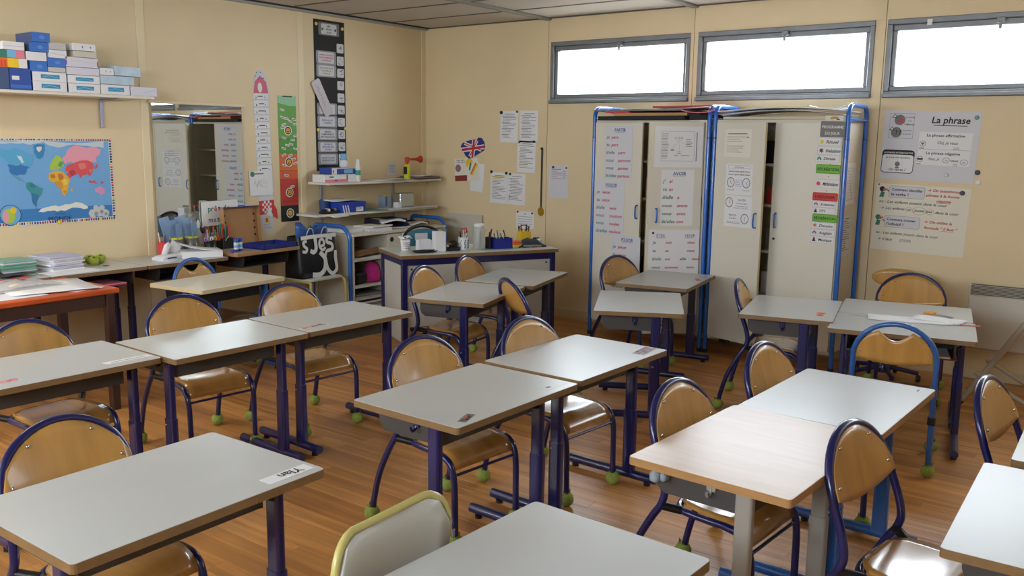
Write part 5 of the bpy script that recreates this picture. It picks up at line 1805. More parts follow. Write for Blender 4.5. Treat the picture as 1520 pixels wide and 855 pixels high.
carton('lower white box with a teal label, first labelled pile', 2.727, 2.936, Z0, 1.899, BX_W, deco=lab, side=BX_N)
carton('upper white box with a teal label, first labelled pile', 2.727, 2.936, 1.900, 1.957, BX_W, deco=lab, side=BX_N)
carton('blue box standing on the first labelled pile', 2.718, 2.822, 1.959, 2.018, BX_B, deco=gl)
carton('pale flat box between the blue boxes of the tall pile', 2.700, 2.822, 2.020, 2.075, BX_W)
carton('mid-blue box, second from the top of the tallest pile', 2.722, 2.838, 2.077, 2.134, BX_B, deco=gl, side=BX_D)
carton('topmost blue box of the tallest pile', 2.738, 2.848, 2.136, 2.194, BX_B, deco=gl, side=BX_D, xf=-5.735)
carton('light grey flat box next to the blue boxes of the tall pile', 2.826, 2.936, 1.959, 1.991, BX_G)
carton('bright blue box between pale boxes in the second pile', 2.826, 2.938, 1.993, 2.046, BX_B, deco=gl)
carton('white box with a wavy line in the second pile', 2.836, 2.948, 2.048, 2.096, BX_W, deco=lambda s: s.line(.01, .028, s.w - .01, .018, .004, BX_G))
carton('plain grey-white box topping the second pile', 2.838, 2.948, 2.098, 2.142, BX_G)
carton('lowest white box with a teal label, second labelled pile', 2.948, 3.156, Z0, 1.898, BX_W, deco=lab, side=BX_D)
carton('second white box with a teal label, second labelled pile', 2.948, 3.156, 1.900, 1.950, BX_W, deco=lab)
carton('plain lilac-white box over the second labelled pile', 2.942, 3.158, 1.952, 2.000, BX_L)
carton('lilac box with purple corners in the middle pile', 2.940, 3.150, 2.002, 2.062, BX_L, deco=lambda s: (s.rect(0, .01, .006, .04, mat('purple_print', (120, 70, 160), rough=.5)), s.rect(s.w - .006, .01, s.w, .04, _mats['purple_print']), s.line(.03, .04, s.w - .02, .03, .003, BX_G)))
carton('small cream box near the top of the middle pile', 2.998, 3.146, 2.064, 2.104, mat('box_cream', (206, 200, 184), rough=.5))
carton('small white box topping the middle pile', 2.990, 3.138, 2.106, 2.150, BX_W, deco=small_marks, xf=-5.735)
carton('white box with a teal label under the pale blue boxes', 3.163, 3.362, Z0, 1.902, BX_W, deco=lab)
carton('pale blue cloudy box lying over the last labelled box', 3.163, 3.400, 1.904, 1.962, BX_P)
carton('small white box in front of the highest pale blue box', 3.163, 3.256, 1.964, 2.008, BX_W, deco=small_marks)
carton('highest pale blue box of the last pile', 3.262, 3.450, 1.964, 2.028, BX_P)
carton('lilac-grey flat box at the open end of the high shelf', 3.370, 3.562, Z0, 1.898, BX_L, deco=lambda s: s.line(.10, .02, .18, .045, .004, BX_G))


# ---- piles of paper on the side tables
def pile(name, label, x, y, z, dx, dy, n, th, cols, rz=0.0, cat='papers', fan=.006):
    t = thing(name, label, cat, (x, y, z), rz)
    for k in range(n):
        MB().box((random.uniform(-fan, fan), random.uniform(-fan, fan), th * (k + .5)), (dx, dy, th * .92), min(.002, th * .3), M=Matrix.Rotation(random.uniform(-.05, .05), 4, 'Z')).obj('notebook' if 'notebook' in name else 'sheet_bundle', cols[k % len(cols)], t)
    return t


GRB = mat('green_notebook', (96, 156, 134), rough=.6)
GRB2 = mat('pale_green_notebook', (134, 176, 160), rough=.6)
pile('notebook_pile', 'pile of green notebooks on the side table under the map', -5.85, 2.56, .70, .22, .21, 9, .010, [GRB2, GRB, PAPER2, GRB2, GRB], .06, 'notebooks')
pile('notebook_pile', 'pile of pinkish white notebooks at the picture edge under the map', -5.85, 2.33, .70, .22, .20, 8, .009, [PAPERY, PAPER2, mat('pale_pink_notebook', (214, 190, 190), rough=.6), PAPER], -.04, 'notebooks')
pile('paper_pile', 'thick pile of white sheets beside the tennis balls', -5.84, 2.84, .70, .24, .22, 8, .012, [PAPER, PAPER2, mat('lilac_paper', (196, 192, 216), rough=.7), PAPER, PAPER2], .15, fan=.010)
slab('black_notebook', 'black notebook leaning on the green notebook pile', 'notebook', (-5.70, 2.50, .712), (.16, .20, .006), mat('black_cover', (44, 46, 50), rough=.5), 12, bend=.012)
slab('paper_sheet', 'loose white sheets in front of the white pile', 'paper', (-5.65, 2.84, .7005), (.20, .33, .003), PAPER, 8)
TB = mat('yellow_green_tennis_felt', (158, 174, 64), rough=.95, noise=(50, .2), bump=(180, .6))
for i, (x, y, z, lb) in enumerate(((-5.90, 3.03, .733, 'tennis ball on the side table, nearest the white pile'), (-5.83, 3.085, .733, 'tennis ball at the front of the group on the side table'), (-5.905, 3.095, .733, 'tennis ball in the middle of the group on the side table'), (-5.89, 3.165, .733, 'tennis ball on the side table, nearest the mirror'))):
    b = MB().ball((0, 0, 0), .034, 16)
    o = tag(b.obj('tennis_ball', TB, None, (x, y, z)), lb, 'ball', 'tennis balls on the side table')
    MB().box((.022, -.012, .024), (.014, .012, .006), .002).obj('slit', mat('dark_slit', (70, 70, 40), rough=.9), o)
slab('red_eraser', 'small dark red scrap beside the tennis balls', 'scrap', (-5.74, 3.12, .7005), (.02, .04, .004), mat('dark_red_scrap', (120, 50, 40), rough=.6), 20)

# tissue pack, ream, cans
t = thing('tissue_pack', 'open soft tissue pack with a tissue standing out, before the mirror', 'tissues', (-5.74, 3.60, .7005), .15)
MB().sheet([[(x, y, .038 - .012 * abs(x / .06) ** 3 - .012 * abs(y / .115) ** 4) for x in (.06, .03, 0, -.03, -.06)] for y in [-.115 + .23 * i / 8 for i in range(9)]], .036).obj('wrapper', BX_W, t)
s = MB()
for y, w, c in ((-.075, .03, NV), (-.055, .06, NV), (.055, .03, NV)):
    s.box((.0605, y + w / 2, .016), (.002, w, .008))
s.obj('wrapper_print', NV, t)['kind'] = 'stuff'
MB().sheet([[(-.01 + .02 * sin(i * 1.2), -.07 + .14 * i / 6 + .01 * j, .036 + .03 * j * (1 - .25 * abs(i / 3 - 1) + .18 * sin(i * 1.9))) for j in range(4)] for i in range(7)], .001).obj('tissue', PAPER, t)
slab('tissue_sheet', 'flat tissue lying under the tissue pack', 'tissue', (-5.66, 3.53, .7003), (.10, .14, .001), PAPER, 30)
t = thing('paper_ream', 'slanting ream of white paper beside the tissue pack', 'paper', (-5.70, 3.82, .701), radians(-24))
MB().box((0, 0, .024), (.21, .28, .046), .002).obj('sheets', PAPER, t)
MB().sheet([[(-.105 + .21 * i / 4, -.14 + .28 * j / 6, .050 + .05 * (1 - j / 6) ** 2) for j in range(7)] for i in range(5)], .002).obj('top_sheet', PAPER, t)
STL = mat('tin_grey', (128, 128, 120), rough=.35, metal=.5)
for i, (y, lb) in enumerate(((3.775, 'grey tin holding pale blue folders, nearer the tissue pack'), (3.905, 'grey tin holding pale blue folders, nearer the pen pot'))):
    t = thing('tin_can', lb, 'tin', (-5.93, y, .7005), .4 * i)
    MB().lathe([(.048, 0), (.048, .125), (.046, .125), (.046, .006)], n=20).obj('body', STL, t)
    MB().lathe([(.0495, .115), (.0495, .128), (.047, .128)], n=20).obj('rim', mat('yellow_tape', (206, 200, 40), rough=.5), t)
    for k in range(3):
        tag(slab('clear_folder', 'x', 'folder', (-5.945 + .022 * k, y - .012 + .016 * k, .708), (.002, .075, .28 - .025 * k), frosted('pale_blue_plastic', (150, 180, 214), .35), 20 * k - 15), (('backmost', 'middle', 'frontmost')[k] + ' pale blue clear case in the tin ' + ('nearer the tissue pack', 'nearer the pen pot')[i]), 'case', 'clear cases in the tins at the tissue end' if i == 0 else 'clear cases in the tins at the pen end')
        bpy.context.view_layer.objects.active = None
        o = [q for q in bpy.data.objects if q.name.startswith('clear_folder')][-1]
        o.rotation_euler = (radians(14 - 4 * k), 0, o.rotation_euler[2])
t = thing('glue_bottle', 'clear bottle with a white cap standing behind the tins', 'bottle', (-5.965, 3.99, .7005))
MB().lathe([(.022, 0), (.024, .01), (.024, .14), (.010, .17), (.010, .18)], n=14).obj('body', CLEAR, t)
MB().lathe([(.011, .18), (.012, .215), (.004, .24)], n=12).obj('cap', WHT, t)
t = thing('red_pot', 'red pot with pens at the mirror end of the side table', 'pot', (-5.95, 3.68, .7005))
MB().lathe([(.035, 0), (.04, .10), (.037, .10), (.034, .006)], n=16).obj('body', RED, t)
for k in range(4):
    MB().tube([(.01 * cos(k * 2), .01 * sin(k * 2), .01), (.03 * cos(k * 2), .03 * sin(k * 2), .15 + .01 * k)], .004, 6).obj('pen', (BINK, RED, WHT, MAU)[k], t)
t = thing('pen_pot', 'black pen pot with coloured scissors hanging over its rim', 'pot', (-5.79, 3.97, .7005))
MB().lathe([(.042, 0), (.045, .105), (.042, .105), (.039, .006)], n=18).obj('body', BLACKP, t)
for k, (c, yy) in enumerate(((mat('lilac_plastic', (176, 130, 196), rough=.4), -.05), (WHT, -.025), (mat('yellow_plastic', (226, 206, 90), rough=.4), .005), (RED, .04))):
    for e in (-1, 1):
        MB().tube([(.035 + .003 * e, yy + .011 * e + .010 * cos(a), .115 + .016 * sin(a)) for a in [2 * pi * i / 12 for i in range(12)]], .003, 6, closed=True).obj('scissor_ring', c, t)
for k in range(8):
    a = k * .8
    MB().tube([(.012 * cos(a), .012 * sin(a), .01), (.034 * cos(a), .034 * sin(a), .15 + .03 * (k % 3))], .004, 6).obj('pen', (BINK, TINK, RED, INK, WHT, BINK, MAU, TINK)[k], t)
t = thing('felt_pen_box', 'black box of red and green felt pens next to the game box', 'box', (-5.86, 4.14, .7005), .1)
MB().box((0, 0, .05), (.12, .12, .10), .003).obj('body', BLACKP, t)
for k in range(14):
    a = k * 2.4
    MB().tube([(.012 * (k % 4) - .02, -.05 + .0075 * k, .09), (.014 * (k % 4) - .03, -.055 + .0085 * k, .17 + .02 * (k % 3))], .005, 6).obj('felt_pen', (TINK, RED, TINK, RED, mat('dark_green_pen', (24, 84, 60), rough=.4))[k % 5], t)
MB().tube([(.05, -.05, .06), (.07, -.015, .12)], .003, 6).obj('pencil', mat('pale_green_pencil', (150, 190, 170), rough=.4), t)
s = Sheet('loan_sign', 'white cardboard sign with coloured printed lettering, leaning on the mirror', 'sign', (-5.992, 4.045, .885), RL, .33, .19, WHT, t=.004, tilt=.02)
cols = [TINK, BINK, mat('rust_ink', (176, 84, 50), rough=.6), INK]
x_ = .055
for i, ch in enumerate('prêt de'):
    if ch != ' ':
        s.text(x_, .112, ch, .060, cols[i % 4], bold=True)
    x_ += (.030, .026, .034, .024, .022, .034, .03)[i]
x_ = .055
for i, ch in enumerate('matériel'):
    s.text(x_, .028, ch, .056, cols[(i + 1) % 4], bold=True)
    x_ += (.046, .032, .020, .032, .022, .014, .031, .02)[i]
s.done()
tag(MB().box((0, 0, .09), (.10, .34, .18), .003).obj('grey_box', BX_G, None, (-5.895, 4.05, .7005)), 'grey box standing behind the tins and under the sign', 'box') if False else None

# game box with raised brown lid
t = thing('game_box', 'opened game box, brown inner lid upright and navy base, on the wooden side table', 'box', (-5.68, 4.36, .7225), radians(4))
KR = mat('kraft_card', (172, 128, 84), rough=.8, noise=(20, .06))
lid = MB().box((-.245, 0, .155), (.012, .355, .30), .002, M=Matrix.Translation((-.245, 0, 0)) @ Matrix.Rotation(-.07, 4, 'Y') @ Matrix.Translation((.245, 0, 0))).obj('lid', KR, t)
Ml = Matrix.Translation((-.245, 0, 0)) @ Matrix.Rotation(-.07, 4, 'Y') @ Matrix.Translation((.245, 0, 0))
MB().box((-.225, 0, .303), (.05, .36, .006), .001, M=Ml).obj('lid_rim', BX_N, lid)
for s_ in (-1, 1):
    MB().box((-.222, s_ * .177, .155), (.04, .004, .295), M=Ml).obj('lid_flap', KR, lid)
    hl = MB()
    for k in range(4):
        hl.lathe([(.010, 0), (.010, .001)], n=12, M=Ml @ Matrix.Translation((-.2385, s_ * .145, .075 + .055 * k)) @ Matrix.Rotation(pi / 2, 4, 'Y'))
    hl.obj('punched_holes', BLACKP, lid)
mb = MB().box((.04, .04, .004), (.24, .33, .008), .001)
for a, b, w, d_ in ((-.078, .04, .004, .33), (.158, .04, .004, .33), (.04, -.123, .24, .004), (.04, .203, .24, .004)):
    mb.box((a, b, .02), (w, d_, .036))
mb.obj('base', mat('navy_box_card', (24, 38, 116), rough=.5), t)
for i, (y, lb) in enumerate(((4.06, 'stubby blue and white glue stick on the wooden side table, nearer the pens'), (4.105, 'stubby blue and white glue stick on the wooden side table, nearer the game box'))):
    t = thing('glue_stick', lb, 'glue', (-5.60 - .012 * i, y, .7225), 0, 'glue sticks on the wooden side table')
    MB().lathe([(.017, 0), (.017, .070)], n=14).obj('barrel', WHT, t)
    MB().lathe([(.0175, 0), (.0175, .018)], n=14).obj('base_ring', BX_N, t)
    MB().lathe([(.0185, .072), (.0185, .098), (.016, .10)], n=14).obj('cap', BX_N, t)
    MB().lathe([(.0174, .03), (.0174, .052)], n=14).obj('label_band', LTB, t)
tag(MB().lathe([(.011, 0), (.012, .022), (.010, .024)], n=12).obj('glue_cap', mat('violet_plastic', (70, 50, 150), rough=.4), None, (-5.545, 3.985, .7225)), 'small violet cap standing alone on the wooden side table', 'cap')  # violet glue cap set down on its own
tag(MB().box((0, 0, .006), (.16, .22, .012), .002).obj('wood_board', EDGEW, None, (-5.66, 4.04, .7205 - .011)), 'thin wooden board lying at the pen end of the side table', 'board') if False else None

# things in the side-table trays
for x, y, z, m, lb in ((-5.66, 3.06, .588, mat('plum_cover', (140, 52, 88), rough=.5), 'plum folder in the tray of the side table with tennis balls'),
                       (-5.66, 3.06, .598, PNK, 'pink folder in the tray of the side table with tennis balls'),
                       (-5.66, 2.86, .588, mat('navy_cover', (40, 50, 90), rough=.5), 'navy folder in the tray of the side table with tennis balls')):
    slab('folder', lb, 'folder', (x, y, z), (.22, .18, .008), m, 3)

# ---- on the orange desk
ZO = .7135
slab('paper_sheet', 'white sheet at the front of the orange desk, with blue and red spots', 'paper', (-4.99, 2.08, ZO), (.32, .42, .002), PAPER, 4)
for dx, dy, w, d_, m in ((.02, -.02, .05, .03, BINK), (-.05, .07, .02, .03, NV), (.02, .10, .02, .02, INK)):
    o = MB().box((0, 0, 0), (w, d_, .0006)).obj('ink_spot', m, bpy.data.objects['paper_sheet'])
    o.parent = [q for q in bpy.data.objects if q.name.startswith('paper_sheet')][-1]
    o.location = (dx, dy, .0024)
slab('paper_sheet', 'big white sheet spread over the far end of the orange desk', 'paper', (-5.07, 2.40, ZO + .0025), (.44, .46, .002), PAPER, -10, bend=.006)
slab('pink_sheet', 'pink sheet peeping out under the white one on the orange desk', 'paper', (-4.93, 2.50, ZO + .0005), (.20, .22, .001), mat('pale_pink_paper', (222, 180, 176), rough=.7), 20)
g = [[(-.13 + .26 * i / 9, -.2 + .4 * j / 11, .004 + .026 * abs(sin(i * 1.7 + j * .9)) * sin(pi * i / 9) * sin(pi * j / 11) + .012 * sin(pi * j / 11)) for j in range(12)] for i in range(10)]
t = tag(MB().sheet(g, .001).obj('plastic_bag', FILM, None, (-5.19, 2.30, ZO + .010), .1), 'crumpled clear plastic bag with red writing on the orange desk', 'bag')
for k, (a, b) in enumerate(((-.02, -.05), (.02, .03), (-.03, .06))):
    MB().box((a, b, .042), (.018, .09, .001), M=Matrix.Rotation(.1 * k, 4, 'Z')).obj('red_print', RED, t)
tag(MB().ball((0, 0, .02), .014, 10, sq=(1.0, 2.6, .8)).obj('candy_roll', mat('cream_twist', (222, 210, 180), rough=.5), None, (-5.10, 2.24, ZO + .008)), 'cream twisted roll inside the plastic bag', 'roll')

# ---- on the upper corner shelf
XS = -5.80
SG = 'things on the upper corner shelf'
carton('flat pink and white medicine box on the upper corner shelf', 5.05, 5.31, 1.196, 1.262, WHT, -5.80, .16, lambda s: (s.rect(0, 0, s.w, s.h * .38, PNK), s.rect(.11, .012, .14, .022, BINK), s.rect(.05, .04, .10, .052, TINK), s.rect(.245, .02, s.w, .06, RED)), 'medicine_box', group=SG)
bpy.data.objects['medicine_box'].location.y += .07
carton('plain white box between the pink box and the white tube', 5.385, 5.475, 1.196, 1.262, WHT, -5.80, .14, None, 'white_box', group=SG)
carton('thick blue and white book lying on the boxes of the corner shelf', 5.20, 5.47, 1.264, 1.318, BX_N, -5.80, .16, lambda s: (s.rect(0, .0, .055, s.h, WHT), s.rect(.01, .01, .02, .04, INK), s.rect(.14, .006, .24, .04, LTB), s.rect(0, s.h - .008, s.w, s.h, PAPER2)), 'book', 'book', SG)
t = thing('spray_bottle', 'white bottle with a blue top standing on the blue book', 'bottle', (-5.87, 5.40, 1.3185), 0, SG)
MB().lathe([(.030, 0), (.038, .015), (.036, .05), (.018, .065)], n=16).obj('body', WHT, t)
MB().lathe([(.019, .062), (.024, .075), (.028, .115), (.020, .12)], n=14).obj('top', LTB, t)
t = thing('cream_tube', 'white tube with green print standing at the end of the boxes', 'tube', (-5.80, 5.50, 1.196), 0, SG)
MB().lathe([(.022, 0), (.024, .01), (.024, .12), (.016, .165), (.012, .19), (.006, .194)], n=14).obj('body', WHT, t)
MB().lathe([(.0245, .055), (.0248, .10)], n=14).obj('label_band', mat('mint_print', (60, 160, 140), rough=.5), t)
slab('paper_sheet', 'loose white papers in the middle of the upper corner shelf', 'paper', (-5.87, 5.92, 1.1955), (.24, .40, .006), PAPER, 6)
slab('paper_sheet', 'papers hanging over the edge of the upper corner shelf', 'paper', (-5.79, 5.96, 1.202), (.20, .28, .002), PAPER2, -10, bend=.006)
slab('magazine_pile', 'magazines at the window end of the upper corner shelf', 'magazines', (-5.87, 6.36, 1.1955), (.26, .36, .012), mat('maroon_cover', (110, 50, 48), rough=.5), 8)
slab('magazine_pile', 'upper magazine by the window end, grey and dark', 'magazines', (-5.86, 6.37, 1.208), (.24, .30, .012), GRYC, -6)
slab('magazine_pile', 'topmost pale magazine by the window end of the shelf', 'magazines', (-5.85, 6.38, 1.221), (.22, .26, .006), PAPER2, 12, bend=.008)
t = thing('air_horn', 'yellow gas horn with a red trumpet on the upper corner shelf', 'horn', (-5.80, 6.13, 1.196), 0)
MB().lathe([(.027, 0), (.030, .008), (.030, .12), (.020, .138), (.012, .142)], n=18).obj('canister', mat('acid_yellow', (206, 206, 30), rough=.35), t)
MB().box((.0, -.024, .085), (.04, .016, .07), .003).obj('label_patch', BLACKP, t)
MB().lathe([(.012, .14), (.014, .155), (.024, .175), (.024, .195), (.014, .21)], n=14).obj('valve', mat('horn_red', (190, 56, 40), rough=.4), t)
MB().lathe([(.010, 0), (.010, .03), (.013, .10), (.022, .15), (.036, .17)], n=16, M=Matrix.Translation((0, .012, .187)) @ Matrix.Rotation(-pi / 2, 4, 'X')).obj('trumpet', _mats['horn_red'], t)

# ---- on the lower corner shelf
LG = 'things on the lower corner shelf'
ZS = .9305
t = carton('blue shoe box with white stripes on the lower corner shelf', 5.27, 5.56, ZS, 1.022, mat('shoe_blue', (30, 66, 172), rough=.4), -5.77, .2, lambda s: ([s.poly([(.03 + .028 * k, 0), (.044 + .028 * k, 0), (.026 + .028 * k, s.h * .8), (.012 + .028 * k, s.h * .8)], WHT) for k in range(3)], s.rect(.175, .008, .26, .045, WHT), s.up1(), s.lines(.18, .25, .036, 2, .012, GINK, .005)), 'shoe_box', group=LG, rz=.0)
MB().box((.0, 0, .078), (.206, .296, .024), .002).obj('lid', _mats['shoe_blue'], t)
slab('paper_sheet', 'white papers lying crooked on the blue shoe box', 'paper', (-5.86, 5.36, 1.030), (.20, .30, .004), PAPER, 18, bend=.012, group=LG)
t = thing('hole_punch', 'black and silver hole punch lying before the shoe box', 'punch', (-5.80, 5.15, ZS), .1, LG)
MB().box((0, 0, .012), (.07, .17, .022), .004).obj('base', BLACKP, t)
for k in range(4):
    MB().box((.01, -.06 + .04 * k, .034), (.05, .022, .024), .004).obj('block', (BLACKP, WHT, BLACKP, GRYC)[k], t)
tag(MB().lathe([(.045, 0), (.05, .10), (.052, .105), (.045, .11)], n=18).obj('blue_tub', mat('tub_blue', (52, 78, 132), rough=.4), None, (-5.945, 5.24, ZS)), 'blue tub standing behind the shoe box', 'tub', LG)
slab('paper_sheet', 'papers drooping over the near end of the lower corner shelf', 'paper', (-5.745, 5.20, ZS - .012), (.10, .25, .002), PAPER, 14, bend=-.014, group=LG)
slab('paper_sheet', 'flat papers under the hole punch', 'paper', (-5.86, 5.12, ZS), (.2, .26, .0004), PAPER2, 2, group=LG)
slab('green_folder', 'thin green folder beyond the shoe box', 'folder', (-5.84, 5.72, ZS), (.22, .26, .008), mat('grey_green_cover', (110, 140, 116), rough=.6), -5, group=LG)
slab('paper_sheet', 'fanned papers along the middle of the lower corner shelf', 'paper', (-5.83, 6.0, ZS + .0005), (.26, .42, .010), PAPER2, 4, group=LG)
slab('paper_sheet', 'papers over the window end of the lower corner shelf', 'paper', (-5.84, 6.32, ZS + .0005), (.24, .30, .007), PAPER, -4, group=LG)
t = thing('milk_carton', 'grey-blue drink carton with a lime tab on the lower corner shelf', 'carton', (-5.84, 5.87, ZS + .011), .1, LG)
MB().box((0, 0, .055), (.07, .10, .11), .002).obj('body', mat('carton_grey', (132, 150, 164), rough=.45), t)
MB().box((.036, -.02, .06), (.002, .022, .09)).obj('dark_stripe', BX_D, t)
MB().box((0, .025, .115), (.05, .06, .012), .003).obj('tab', mat('lime', (180, 196, 60), rough=.5), t)
FOIL = mat('crinkled_foil', (190, 196, 198), rough=.22, metal=.9, bump=(40, .8))
t = tag(MB().box((0, 0, .065), (.10, .17, .13), .006).obj('foil_brick', FOIL, None, (-5.83, 6.11, ZS + .011), -.1), 'silver foil brick on the lower corner shelf', 'pack', LG)
tag(MB().box((0, 0, .025), (.06, .05, .05), .002).obj('white_block', WHT, None, (-5.78, 5.975, ZS + .011)), 'small white block beside the foil brick', 'block', LG)

# ---- on the low cupboard
for k, (y, x, dx, dy, th, m, rz, lb) in enumerate(((5.32, -5.73, .24, .32, .030, PAPER, 10, 'white papers at the near end of the low cupboard'), (5.52, -5.66, .26, .26, .026, PAPER2, -6, 'grey-white paper heap in the middle of the low cupboard'),
                                                   (5.54, -5.66, .22, .28, .012, PAPERY, 8, 'cream papers over the low cupboard heap'), (5.86, -5.66, .20, .26, .006, PAPER, -12, 'single sheets on the far half of the low cupboard'))):
    slab('paper_heap', lb, 'papers', (x, y, .7755 + (.0265 if k == 2 else 0)), (dx, dy, th), m, rz, bend=.006 if k in (2, 3) else 0)
slab('yellow_folder', 'yellow folder lying at the wall end of the low cupboard', 'folder', (-5.70, 6.14, .776), (.22, .26, .006), mat('mustard_card', (196, 172, 56), rough=.6), 4)
for i, (y, z, w, m, lb) in enumerate(((5.80, .82, .30, mat('navy_mesh', (40, 42, 66), rough=.5), 'dark blue letter tray full of papers on the low cupboard'), (6.12, .80, .26, BLACKP, 'flat black letter tray with one sheet on the low cupboard'))):
    t = thing('letter_tray', lb, 'tray', (-5.76, y, .783), radians(-12 + 8 * i), 'letter trays on the low cupboard')
    hh = .075 if i == 0 else .022
    mb = MB().box((0, 0, .003), (.25, w, .006), .001)
    for a, b, q, d_ in ((-.123, 0, .005, w), (0, -w / 2, .25, .005), (0, w / 2, .25, .005)):
        mb.box((a, b, hh / 2), (q, d_, hh), .001)
    mb.obj('tray_body', m, t)
    MB().sheet([[(-.115 + .25 * a / 5, -w / 2 + .02 + (w - .04) * b / 5, hh * .8 + .010 * sin(a + b)) for b in range(6)] for a in range(6)], .012).obj('papers', PAPER, t)

# ---- on the teacher table (positions along the tilted table)
TZ = .7455
TG = 'things on the teacher table'


def tt(x, y):
    return (x, y, TZ)


t = thing('paper_cup', 'white cup with black print and crumpled tissue in it, on the teacher table', 'cup', tt(-4.60, 4.835), 0, TG)
MB().lathe([(.030, 0), (.038, .08), (.036, .08), (.029, .004)], n=18).obj('cup_body', WHT, t)
mb = MB()
for k in range(4):
    for j in range(5):
        a = -1.2 + j * .32
        mb.box(((.0325 + .0018 * k) * cos(a), (.0325 + .0018 * k) * sin(a), .016 + .014 * k), (.003, .008, .005))
mb.obj('cup_print', INK, t)
MB().sheet([[(.05 * cos(a) * (.4 + .3 * j), .06 * sin(a) * (.4 + .3 * j), .095 + .012 * sin(3 * a + j)) for j in range(3)] for a in [2 * pi * i / 10 for i in range(11)]], .002).obj('tissue', PAPER, t)
t = thing('open_box', 'small white open box with raised flap on the teacher table', 'box', tt(-4.50, 4.93), TT, TG)
mb = MB().box((0, 0, .002), (.08, .10, .004))
for a, b, w, d_ in ((-.039, 0, .002, .10), (.039, 0, .002, .10), (0, -.049, .08, .002), (0, .049, .08, .002)):
    mb.box((a, b, .04), (w, d_, .08))
mb.obj('box_body', BX_W, t)
MB().box((-.055, 0, .098), (.002, .10, .05), M=Matrix.Rotation(.0, 4, 'Y')).obj('flap', BX_G, t)
t = thing('black_tray', 'low black dish with a cable on the teacher table', 'tray', tt(-4.41, 4.845), TT, TG)
MB().lathe([(.05, 0), (.065, .012), (.063, .014), (.048, .003)], n=20, M=Matrix.Diagonal((.8, 1.6, 1, 1))).obj('dish', BLACKP, t)
MB().tube(smooth_path([(.02, .03, .014), (.0, .09, .02), (-.02, .12, .05), (-.03, .13, .09), (-.05, .13, .12)], 5), .004, 6).obj('cable', BLACKP, t)
t = thing('card_holder', 'tall white card holder on the teacher table', 'holder', tt(-4.37, 4.955), TT, TG)
MB().box((0, 0, .075), (.07, .085, .15), .003).obj('holder_body', BX_W, t)
MB().box((.0, .046, .085), (.06, .006, .17), .002).obj('edge_plate', GRYC, t)
t = thing('tape_dispenser', 'black tape dispenser in front of the teal chair back', 'dispenser', tt(-4.33, 5.065), TT, TG)
MB().box((0, 0, .014), (.06, .10, .028), .006).obj('base', BLACKP, t)
MB().lathe([(.012, -.014), (.032, -.014), (.032, .014), (.012, .014)], n=18, M=Matrix.Translation((0, .005, .045)) @ Matrix.Rotation(pi / 2, 4, 'Y')).obj('roll', BLACKP, t)
MB().box((0, -.03, .05), (.03, .03, .015), .003).obj('cutter', GRYC, t)
t = thing('mug', 'white mug with teal drawings, holding red scissors and pens', 'mug', tt(-4.30, 5.155), 0, TG)
MB().lathe([(.036, 0), (.040, .006), (.040, .095), (.037, .095), (.036, .008)], n=20).obj('cup_body', WHT, t)
mb = MB()
for k in range(3):
    a = -1.3 + k * .75
    for j in range(5):
        mb.box((.0405 * cos(a + .07 * sin(j * 2)), .0405 * sin(a + .07 * sin(j * 2)), .02 + .013 * j), (.003, .012, .010))
mb.obj('drawing', mat('petrol_print', (60, 104, 120), rough=.5), t)
for e in (-1, 1):
    MB().tube([(.01, -.005 + .018 * e + .015 * cos(a), .145 + .022 * sin(a)) for a in [2 * pi * i / 14 for i in range(14)]], .004, 6, closed=True).obj('scissor_ring', RED, t)
for k in range(6):
    a = k * 1.1
    MB().tube([(.01 * cos(a), .01 * sin(a), .01), (.030 * cos(a), .030 * sin(a), .13 + .012 * (k % 3))], .004, 6).obj('pen', (WHT, INK, BX_G, TEAL, INK, WHT)[k], t)
t = thing('glass_jar', 'tall clear jar with a white lid, half filled with clips', 'jar', tt(-4.235, 5.265), 0, TG)
MB().lathe([(.046, 0), (.048, .01), (.048, .15), (.036, .172)], n=22).obj('jar_body', CLEAR, t)
MB().lathe([(.037, .172), (.039, .175), (.039, .192), (.035, .195)], n=20).obj('lid', WHT, t)
mb = MB()
for k in range(46):
    a, r, z = random.random() * 6.28, random.random() * .038, .006 + random.random() * .06
    mb.box((r * cos(a), r * sin(a), z), (.018, .006, .004), M=None)
o = mb.obj('paper_clips', STL, t)
o['kind'] = 'stuff'
for k in range(3):
    MB().tube([(.0, .01 * k, .02), (.012 * k - .01, .022, .13)], .004, 6).obj('pen', (GRYC, INK, YEL)[k], t)
t = thing('black_pot', 'narrow black pen pot beside the clear jar', 'pot', tt(-4.20, 5.345), 0, TG)
MB().prism(rrect(-.025, -.022, .025, .022, .006), 0, .09).obj('pot_body', BLACKP, t)
for k in range(3):
    MB().tube([(0, .008 * k - .008, .05), (.006, .012 * k - .002, .13 + .01 * k)], .004, 6).obj('pen', (INK, GRYC, INK)[k], t)
t = thing('blue_desk_box', 'royal blue pen box full of pens on the teacher table', 'box', tt(-4.145, 5.425), TT, TG)
mb = MB().box((0, 0, .003), (.09, .15, .006))
for a, b, w, d_ in ((-.044, 0, .003, .15), (.044, 0, .003, .15), (0, -.074, .09, .003), (0, .074, .09, .003)):
    mb.box((a, b, .04), (w, d_, .08))
mb.obj('box_body', mat('royal_blue', (26, 40, 134), rough=.35), t)
for k in range(8):
    MB().tube([(-.02 + .005 * k, -.06 + .015 * k, .03), (.0 + .004 * (k % 3), -.075 + .013 * k, .105 + .012 * (k % 4))], .004, 6).obj('pen', (WHT, INK, WHT, TINK, BX_G, INK, WHT, INK)[k], t)
t = thing('sticky_notes', 'block of red, orange and yellow sticky notes on the teacher table', 'notes', tt(-4.085, 5.53), TT + .2, TG)
